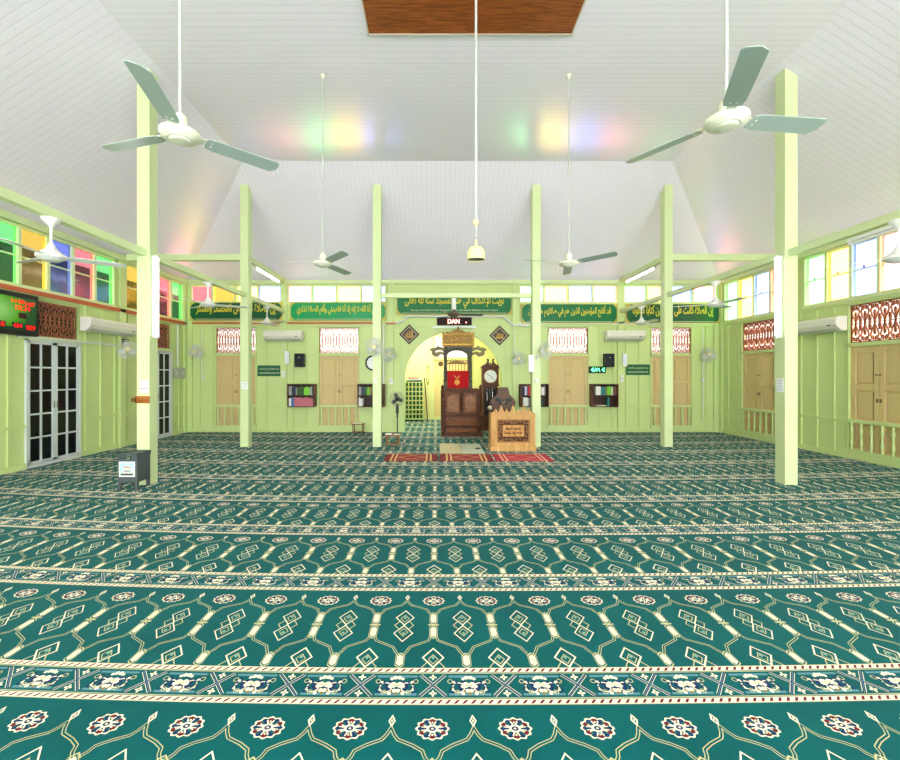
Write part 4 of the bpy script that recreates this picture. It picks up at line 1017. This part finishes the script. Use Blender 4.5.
b=MB(); b.bar([(-.04,.98),(0,.92),(.04,.98)],.012,-.016,-.01); b.obj('cushion_emblem',mat('emblem_gold',(190,150,100),.4),bk)
b=MB(); b.box(-.26,.26,-.50,.02,.44,.55); b.obj('seat',LEATHER,t,bevel=.03)
b=MB(); b.cyl((0,-.22,.10),(0,-.22,.44),.03); b.obj('gas_column',BLACK,t)
for k in range(5):
    a=2*PI*k/5+.3; b=MB(); b.cyl((0,-.22,.12),(.28*math.cos(a),-.22+.28*math.sin(a),.07),.02,8); lg=b.obj('base_leg',BLACK,t)
    b=MB(); b.cyl((.28*math.cos(a)-.012,-.22+.28*math.sin(a),.028),(.28*math.cos(a)+.012,-.22+.28*math.sin(a),.028),.028,14); b.obj('caster',BLACK,lg)
for s in (-1,1):
    b=MB(); b.box(s*.31-.04,s*.31+.04,-.38,-.08,.70,.73); b.box(s*.31-.02,s*.31+.02,-.25,-.2,.5,.7); b.box(min(s*.24,s*.33),max(s*.24,s*.33),-.25,-.2,.47,.5); b.obj('armrest',BLACK,t)

# ------------------------------------------------------------------ minbar
mx_,my=.665,10.93; t=thing('pulpit','tall carved dark wood pulpit with gold crested canopy standing in the arch','pulpit',(mx_,my,0))
W=.49
b=MB(); b.box(-W-.03,W+.03,-.03,.60,0,.08); b.obj('plinth',DWOOD,t,bevel=.006)
b=MB(); b.box(-W,W,.02,.58,.08,1.17); b.obj('body',DWOOD,t)
b=MB(); b.box(-W,W,-.012,.02,.08,.24); b.box(-W,W,-.012,.02,.25,.27); b.box(-W,W,-.012,.02,.52,.58); b.box(-W,W,-.012,.02,1.14,1.17); b.box(-W,-W+.07,-.012,.02,.08,1.17); b.box(W-.07,W,-.012,.02,.08,1.17); b.obj('frame',DWOOD,t,bevel=.004)
b=MB(); b.box(-W+.09,W-.09,-.004,.018,.29,.50); b.obj('panel',MWOOD,t,bevel=.004)
b=MB(); b.box(-W+.09,W-.09,-.018,-.010,.11,.21); b.obj('panel',MWOOD,t,bevel=.004)
for s in (-1,1):
    b=MB(); x0,x1=(-W+.08,-.045) if s<0 else (.045,W-.08); b.box(x0,x1,-.006,.02,.59,1.13); dr=b.obj('door',MWOOD,t,bevel=.004)
    xm=(x0+x1)/2; rw=(x1-x0)/2-.045; b=MB()
    po=[(xm-rw,.65),(xm+rw,.65),(xm+rw,.97)]+[(xm+rw*math.cos(a),.97+.10*math.sin(a)) for a in [PI*k/12 for k in range(1,12)]]+[(xm-rw,.97)]
    b.prism(po,-.018,-.006); b.obj('arched_panel',wood('arched_panel_wood',(110,66,32),(150,100,54),.35),dr,bevel=.005)
b=MB()
for k in range(11): b.ball((0,-.012,.60+k*.05),(.028,.022,.026),6,8)
b.obj('carved_strip',DWOOD,t)
for s in (-1,1):
    b=MB(); b.box(s*(W+.005)-.045,s*(W+.005)+.045,-.05,.04,.0,1.17)
    for k in range(17): b.ball((s*(W+.005),-.05,.10+k*.064),(.036,.02,.033),6,8)
    b.lathe([(.05,1.17),(.05,1.2),(.03,1.22),(.045,1.27),(.03,1.32),(.0,1.36)],(s*(W+.005),-.005,0),12); b.obj('corner_post',DWOOD,t)
b=MB(); b.box(-W-.02,W+.02,-.04,.60,1.17,1.215); b.box(-W+.05,W-.05,-.02,.3,1.215,1.245); b.obj('top_ledge',DWOOD,t,bevel=.006)
# stair block behind, seat and canopy
b=MB(); b.box(-.42,.30,.60,.9,0,1.1); b.box(-.42,.30,.9,1.15,0,.8); b.box(-.42,.30,1.15,1.4,0,.4); b.obj('stair_block',DWOOD,t)
GREYW=wood('canopy_post_wood',(54,54,42),(86,86,68),.45)
cy0,cy1=.42,1.02; cw_=.335; CO_=Matrix.Translation((-.07,0,-.08))
for s in (-1,1):
    for y in (cy0,cy1):
        b=MB(); b.M=CO_; b.box(s*cw_-.045,s*cw_+.045,y-.045,y+.045,.9,1.5); b.lathe([(.045,1.5),(.055,1.53),(.035,1.56),(.045,1.62),(.04,2.0),(.035,2.2),(.055,2.25),(.05,2.40)],(s*cw_,y,0),14); b.obj('canopy_post',GREYW,t)
def archpoly(w,z0,z1,zt):
    rr=w-.06; return [(-w,z0),(-rr,z0)]+[(-rr*math.cos(PI*k/14),z0+(z1-z0)*math.sin(PI*k/14)) for k in range(1,14)]+[(rr,z0),(w,z0),(w,zt),(-w,zt)]
for y in (cy0-.02,cy1-.02): b=MB(); b.M=CO_; b.prism(archpoly(cw_+.04,2.16,2.38,2.48),y,y+.04); b.obj('canopy_arch',GREYW,t)
b=MB(); b.M=CO_; b.box(-cw_-.07,cw_+.07,cy0-.07,cy1+.07,2.48,2.53); b.box(-cw_-.03,cw_+.03,cy0-.03,cy1+.03,2.53,2.66); b.obj('canopy_roof',GREYW,t)
b=MB(); b.M=CO_; P=[(-.43,2.46),(.43,2.46),(.43,2.84),(.36,2.80),(.30,2.84),(.2,2.82),(.12,2.88),(.05,2.90),(0,3.0),(-.05,2.90),(-.12,2.88),(-.2,2.82),(-.30,2.84),(-.36,2.80),(-.43,2.84)]
b.prism(P,cy0-.09,cy0-.065); cb=b.obj('canopy_crest',GOLDD,t,label='carved gold crest board')
b=MB(); b.M=CO_; b.bar([(-.41,2.5),(.41,2.5)],.02,cy0-.105,cy0-.09); b.bar([(-.41,2.5),(-.41,2.78),(.41,2.78),(.41,2.5)],.012,cy0-.1,cy0-.09)
for i in range(5):
    for j in range(2): scroll2=b; x=-.34+.17*i; z=2.56+.15*j; b.bar([(x+.075*(1-k/14)*math.cos(i+j+k*.45),z+.06*(1-k/14)*math.sin(i+j+k*.45)) for k in range(13)],.02,cy0-.105,cy0-.09)
b.obj('scrollwork',GOLD,cb)
b=MB(); b.M=CO_; pts=[(-.43+.86*k/8,2.46) for k in range(9)]
for k in range(8): b.prism([(pts[k][0],2.465),(pts[k][0]+.054,2.41),(pts[k][0]+.1075,2.465)],cy0-.085,cy0-.07)
b.obj('fringe',GOLDD,cb)
for s in (-1,1):
    b=MB(); b.M=CO_
    lf=lambda P:b.prism(P if s>0 else P[::-1],cy0-.05,cy0-.02)
    lf([(s*.37,2.30),(s*.50,2.36),(s*.60,2.33),(s*.68,2.29),(s*.78,2.36),(s*.70,2.41),(s*.60,2.42),(s*.54,2.47),(s*.48,2.43),(s*.38,2.42)])
    lf([(s*.37,2.20),(s*.46,2.24),(s*.55,2.17),(s*.66,2.19),(s*.73,2.27),(s*.66,2.32),(s*.58,2.28),(s*.50,2.32),(s*.38,2.28)])
    b.obj('side_scroll',mat('bronze_scroll',(104,92,58),.45,metal=.3),t)
b=MB(); b.M=CO_; b.torus((-.47,cy0-.02,1.98),.05,.022,16,8); b.ball((-.47,cy0-.02,1.98),(.035,.02,.045)); b.obj('hanging_ornament',GOLDD,t)
# seat inside
sy=.93
b=MB(); b.M=CO_; b.box(-.33,.33,sy-.3,sy,1.24,1.35); b.obj('seat_cushion',REDV,t,bevel=.02)
b=MB(); b.M=CO_; b.box(-.33,.33,sy,sy+.05,1.33,1.80); b.obj('backrest',REDV,t,bevel=.015)
b=MB(); b.M=CO_; b.bar([(-.06,1.45),(-.03,1.53),(.03,1.53),(.06,1.45)],.03,sy-.01,sy); b.bar([(-.08,1.66),(0,1.58),(.08,1.66)],.015,sy-.01,sy); b.bar([(-.02,1.40),(-.02,1.48),(.02,1.48),(.02,1.40)],.02,sy-.01,sy); b.obj('embroidery',GOLD,t)
for k in range(8): b=MB(); b.M=CO_; x=-.30+.6*k/7; b.lathe([(.009,1.80),(.014,1.84),(.008,1.85),(.013,1.92),(.009,1.99)],(x,sy+.025,0),8); b.obj('spindle',GOLD,t)
b=MB(); b.M=CO_; b.box(-.35,.35,sy,sy+.05,1.985,2.01)
for i in range(6):
    x=-.25+.1*i; b.bar([(x+.05*(1-k/14)*math.cos(i+k*.5),2.07+(.06-abs(x)*.12)*math.sin(i+k*.5)) for k in range(12)],.014,sy,sy+.03)
b.prism([(-.28,2.01),(.28,2.01),(.15,2.06),(0,2.10),(-.15,2.06)],sy+.01,sy+.025)
b.obj('seat_crest',GOLDD,t)

# ------------------------------------------------------------------ grandfather clock
t=thing('grandfather_clock','tall dark wood longcase clock right of the pulpit','clock',(1.565,12.2,0))
b=MB(); b.box(-.25,.25,-.16,.16,0,.38); b.box(-.265,.265,-.175,.16,0,.08); b.obj('base',CLKW,t,bevel=.006)
b=MB(); b.box(-.21,-.165,-.13,.14,.38,1.28); b.box(.165,.21,-.13,.14,.38,1.28); b.box(-.21,.21,.10,.14,.38,1.28); b.box(-.165,.165,-.13,-.11,.38,.44)
b.prism([(-.165,1.28),(-.165,1.17)]+[(-.165*math.cos(PI*k/10),1.17+.06*math.sin(PI*k/10)) for k in range(1,10)]+[(.165,1.17),(.165,1.28)],-.13,-.11); b.obj('trunk',CLKW,t)
b=MB(); b.box(-.165,.165,.09,.10,.44,1.24); b.obj('trunk_back',mat('clock_inside',(18,14,12),.5),t)
b=MB(); b.cyl((0,.03,.68),(0,.03,1.2),.006,8); b.lathe([(.0,-.0),(.065,.0),(.065,.015),(0,.02)],(0,.035,.64),axis='Y',n=24,cap=False); b.obj('pendulum',mat('brass_pale',(214,200,160),.3,metal=.7),t)
for x in (-.08,.08): b=MB(); b.cyl((x,.04,.86),(x,.04,1.1),.022,14); b.cyl((x,.04,1.1),(x,.04,1.22),.003,6); b.obj('weight',CHROME,t)
b=MB(); b.box(-.25,.25,-.17,.15,1.28,1.32); b.box(-.235,.235,-.15,.15,1.32,1.80); b.box(-.27,.27,-.18,.15,1.80,1.835); hd=b.obj('hood',CLKW,t,bevel=.005)
b=MB()
for s in (-1,1):
    P=[(s*.26,1.835),(s*.24,1.875),(s*.17,1.90),(s*.11,1.95),(s*.09,2.02),(s*.11,2.06),(s*.075,2.075),(s*.045,2.04),(s*.05,1.97),(s*.03,1.90),(s*.02,1.835)]
    b.prism(P if s<0 else P[::-1],-.16,-.12)
b.obj('swan_neck_pediment',CLKW,hd)
b=MB(); b.lathe([(.025,1.835),(.03,1.87),(.012,1.89),(.026,1.92),(.0,1.97)],(0,-.14,0),12); b.obj('finial',CLKW,hd)
b=MB(); b.lathe([(.18,.150),(.18,.156),(0,.157)],(0,0,1.56),axis='Y',n=36,cap=False); dl=b.obj('dial',mat('dial_white',(222,226,216),.35),t)
b=MB(); b.torus((0,-.155,1.56),.182,.008,36,6); b.obj('dial_ring',GOLD,t)
b=MB(); b.bar([(-.11,1.64),(.02,1.55),(.10,1.47)],.012,-.163,-.158); b.obj('hand',BLACK,t)

# ------------------------------------------------------------------ alcove: cubby cabinet, textiles, staff, beads
GN=mat('cubby_pale_green',(196,216,140),.5); cw2=.64
t=thing('pigeonhole_cabinet','pale green lattice cabinet with dark pockets at the left of the alcove','cabinet',((414-CX)*14.6/F,14.72,0))
b=MB(); H=1.36; b.box(-cw2/2,-cw2/2+.025,-.15,.15,.05,H); b.box(cw2/2-.025,cw2/2,-.15,.15,.05,H); b.box(-cw2/2,cw2/2,-.15,.15,H-.025,H); b.box(-cw2/2,cw2/2,-.15,.15,.05,.075); b.obj('case',GN,t)
b=MB(); b.box(-cw2/2+.02,cw2/2-.02,.13,.148,.06,H-.02); b.obj('back_panel',mat('cubby_back',(24,116,60),.6),t)
b=MB(); b.box(-cw2/2+.01,cw2/2-.01,-.13,.13,0,.05); b.obj('plinth',BLACK,t)
for k in range(1,5): b=MB(); x=-cw2/2+cw2*k/5; b.box(x-.012,x+.012,-.15,.13,.075,H-.025); b.obj('divider',GN,t)
for k in range(1,8): b=MB(); z=.075+(H-.1)*k/8; b.box(-cw2/2+.025,cw2/2-.025,-.148,.128,z-.012,z+.012); b.obj('shelf',GN,t)
cxm2=(414-CX)*14.6/F
for k,(c_,dx,l) in enumerate((((70,60,56),0,'dark folded cloth at the bottom of the pile on the cabinet'),((150,190,186),.03,'pale blue folded cloth in the middle of the pile on the cabinet'),((190,110,100),-.04,'reddish folded cloth on top of the cabinet pile'))):
    b=MB(); wv=.28-.05*k; b.box(-wv,wv,-.13,.13,0,.05); o=b.obj('folded_cloth',mat('cloth_%d'%k,c_,.9,bump=.6,bscale=14),bevel=.02); at(o,(cxm2+dx,14.72,H+.002+.052*k),.05*k); tag(o,l,'cloth','folded cloths on the alcove cabinet')
t=thing('wooden_staff','thin brown staff leaning beside the alcove cabinet','staff',((426.5-CX)*14.6/F,14.6,0))
b=MB(); b.tube([(.04,0,0),(-.02,.1,.8),(-.07,.18,1.42)],.018); b.obj('shaft',CLKW,t)
b=MB(); b.ball((-.075,.19,1.45),(.026,.026,.04)); b.obj('knob',CLKW,t)
b=MB(); b.torus((0,0,0),.06,.012,28,6,sx=1.0); o=b.obj('bead_string',mat('beads_olive',(150,160,80),.5)); at(o,((427.7-CX)*15.1/F,NY-.035,1.6)); o.scale=(.9,1,5.2); tag(o,'long string of beads hung on the alcove wall','beads')

# ------------------------------------------------------------------ outside
b=MB(); b.box(-40,40,-30,45,-.62,-.5)
tag(b.obj('ground',mat('outdoor_paving',(205,203,206),.9,noise=.08,nscale=.6)),'pale sunlit paving outside the hall','ground',kind='structure')
b=MB(); b.box(-10.6,-10.4,-12,22,-.5,4.78); b.m=1; b.box(-10.62,-10.35,-12,22,4.78,7.4)  # pale upper part put in to replace the too bright sky
tag(b.obj('wall_neighbour',[mat('neighbour_dark_wall',(26,26,20),.9,noise=.5,nscale=1.3),mat('sky_dimming_top',(104,104,101),.8)]),'dark neighbouring building seen dimly through the coloured left panes, pale top added to dim the sky','wall',kind='structure')

b=MB(); b.box(-14,14,20,20.2,-.5,4.15)  # screen wall added to tone down the sky behind the back fretwork
tag(b.obj('wall_dimmer_back',mat('dimmer_wall_grey',(158,156,150),.9)),'added pale wall dimming the daylight through the back fretwork','wall',kind='structure')
b=MB(); b.box(12,12.2,-12,20,-.5,3.75)  # second added screen, keeps the right fretwork from washing out
tag(b.obj('wall_dimmer_right',mat('dimmer_wall_grey',(158,156,150),.9)),'added pale wall dimming the daylight through the right fretwork','wall',kind='structure')

# ================================================================== LIGHT
WORLD=11.0; GLINT=22
W_=bpy.data.worlds.new('daylight'); S.world=W_; W_.use_nodes=True
bg=W_.node_tree.nodes['Background']; bg.inputs[0].default_value=(.95,.975,1,1); bg.inputs[1].default_value=WORLD
sun=bpy.data.lights.new('sun','SUN'); sun.energy=24; sun.angle=R(2); so=bpy.data.objects.new('sun',sun); COL.objects.link(so); so.rotation_euler=(R(20),R(8),0)
for wx,dx,e in ((-4.15,.75,GLINT),(5.1,-1.1,GLINT)):          # added lamps standing in for sun glinting up off paving, through the coloured panes
    d=Vector((dx,-3.8,2.2)); k=(17.5-YB)/3.8
    L=bpy.data.lights.new('paving_glint_standin','AREA'); L.energy=e; L.shape='RECTANGLE'; L.size=5.8; L.size_y=1.2; L.spread=R(14); L.color=(1,.98,.94)
    o=bpy.data.objects.new('paving_glint_standin',L); COL.objects.link(o); o.location=(wx-dx*k,17.5,3.87-2.2*k); o.rotation_euler=d.to_track_quat('-Z','Y').to_euler()
L=bpy.data.lights.new('alcove_fill','POINT'); L.energy=260; L.shadow_soft_size=.2; L.color=(1,.97,.85); o=bpy.data.objects.new('alcove_fill',L); COL.objects.link(o); o.location=(-.5,13.2,3.0)  # unseen fill light added to brighten the alcove

# ================================================================== CAMERA + VIEW
cam=bpy.data.cameras.new('camera'); cam.sensor_width=36; cam.lens=36*F/900; cam.shift_x=(450-CX)/900; cam.shift_y=(CY-380)/900
co=bpy.data.objects.new('camera',cam); COL.objects.link(co); co.location=(0,0,EYE); co.rotation_euler=(PI/2,0,0); S.camera=co
vs=S.view_settings; vs.view_transform='Standard'; vs.look='None'; vs.exposure=-.26; vs.gamma=1; vs.use_curve_mapping=False
S.cycles.max_bounces=9; S.cycles.diffuse_bounces=5; S.cycles.transparent_max_bounces=12; S.cycles.sample_clamp_indirect=6; S.cycles.caustics_reflective=False; S.cycles.caustics_refractive=False
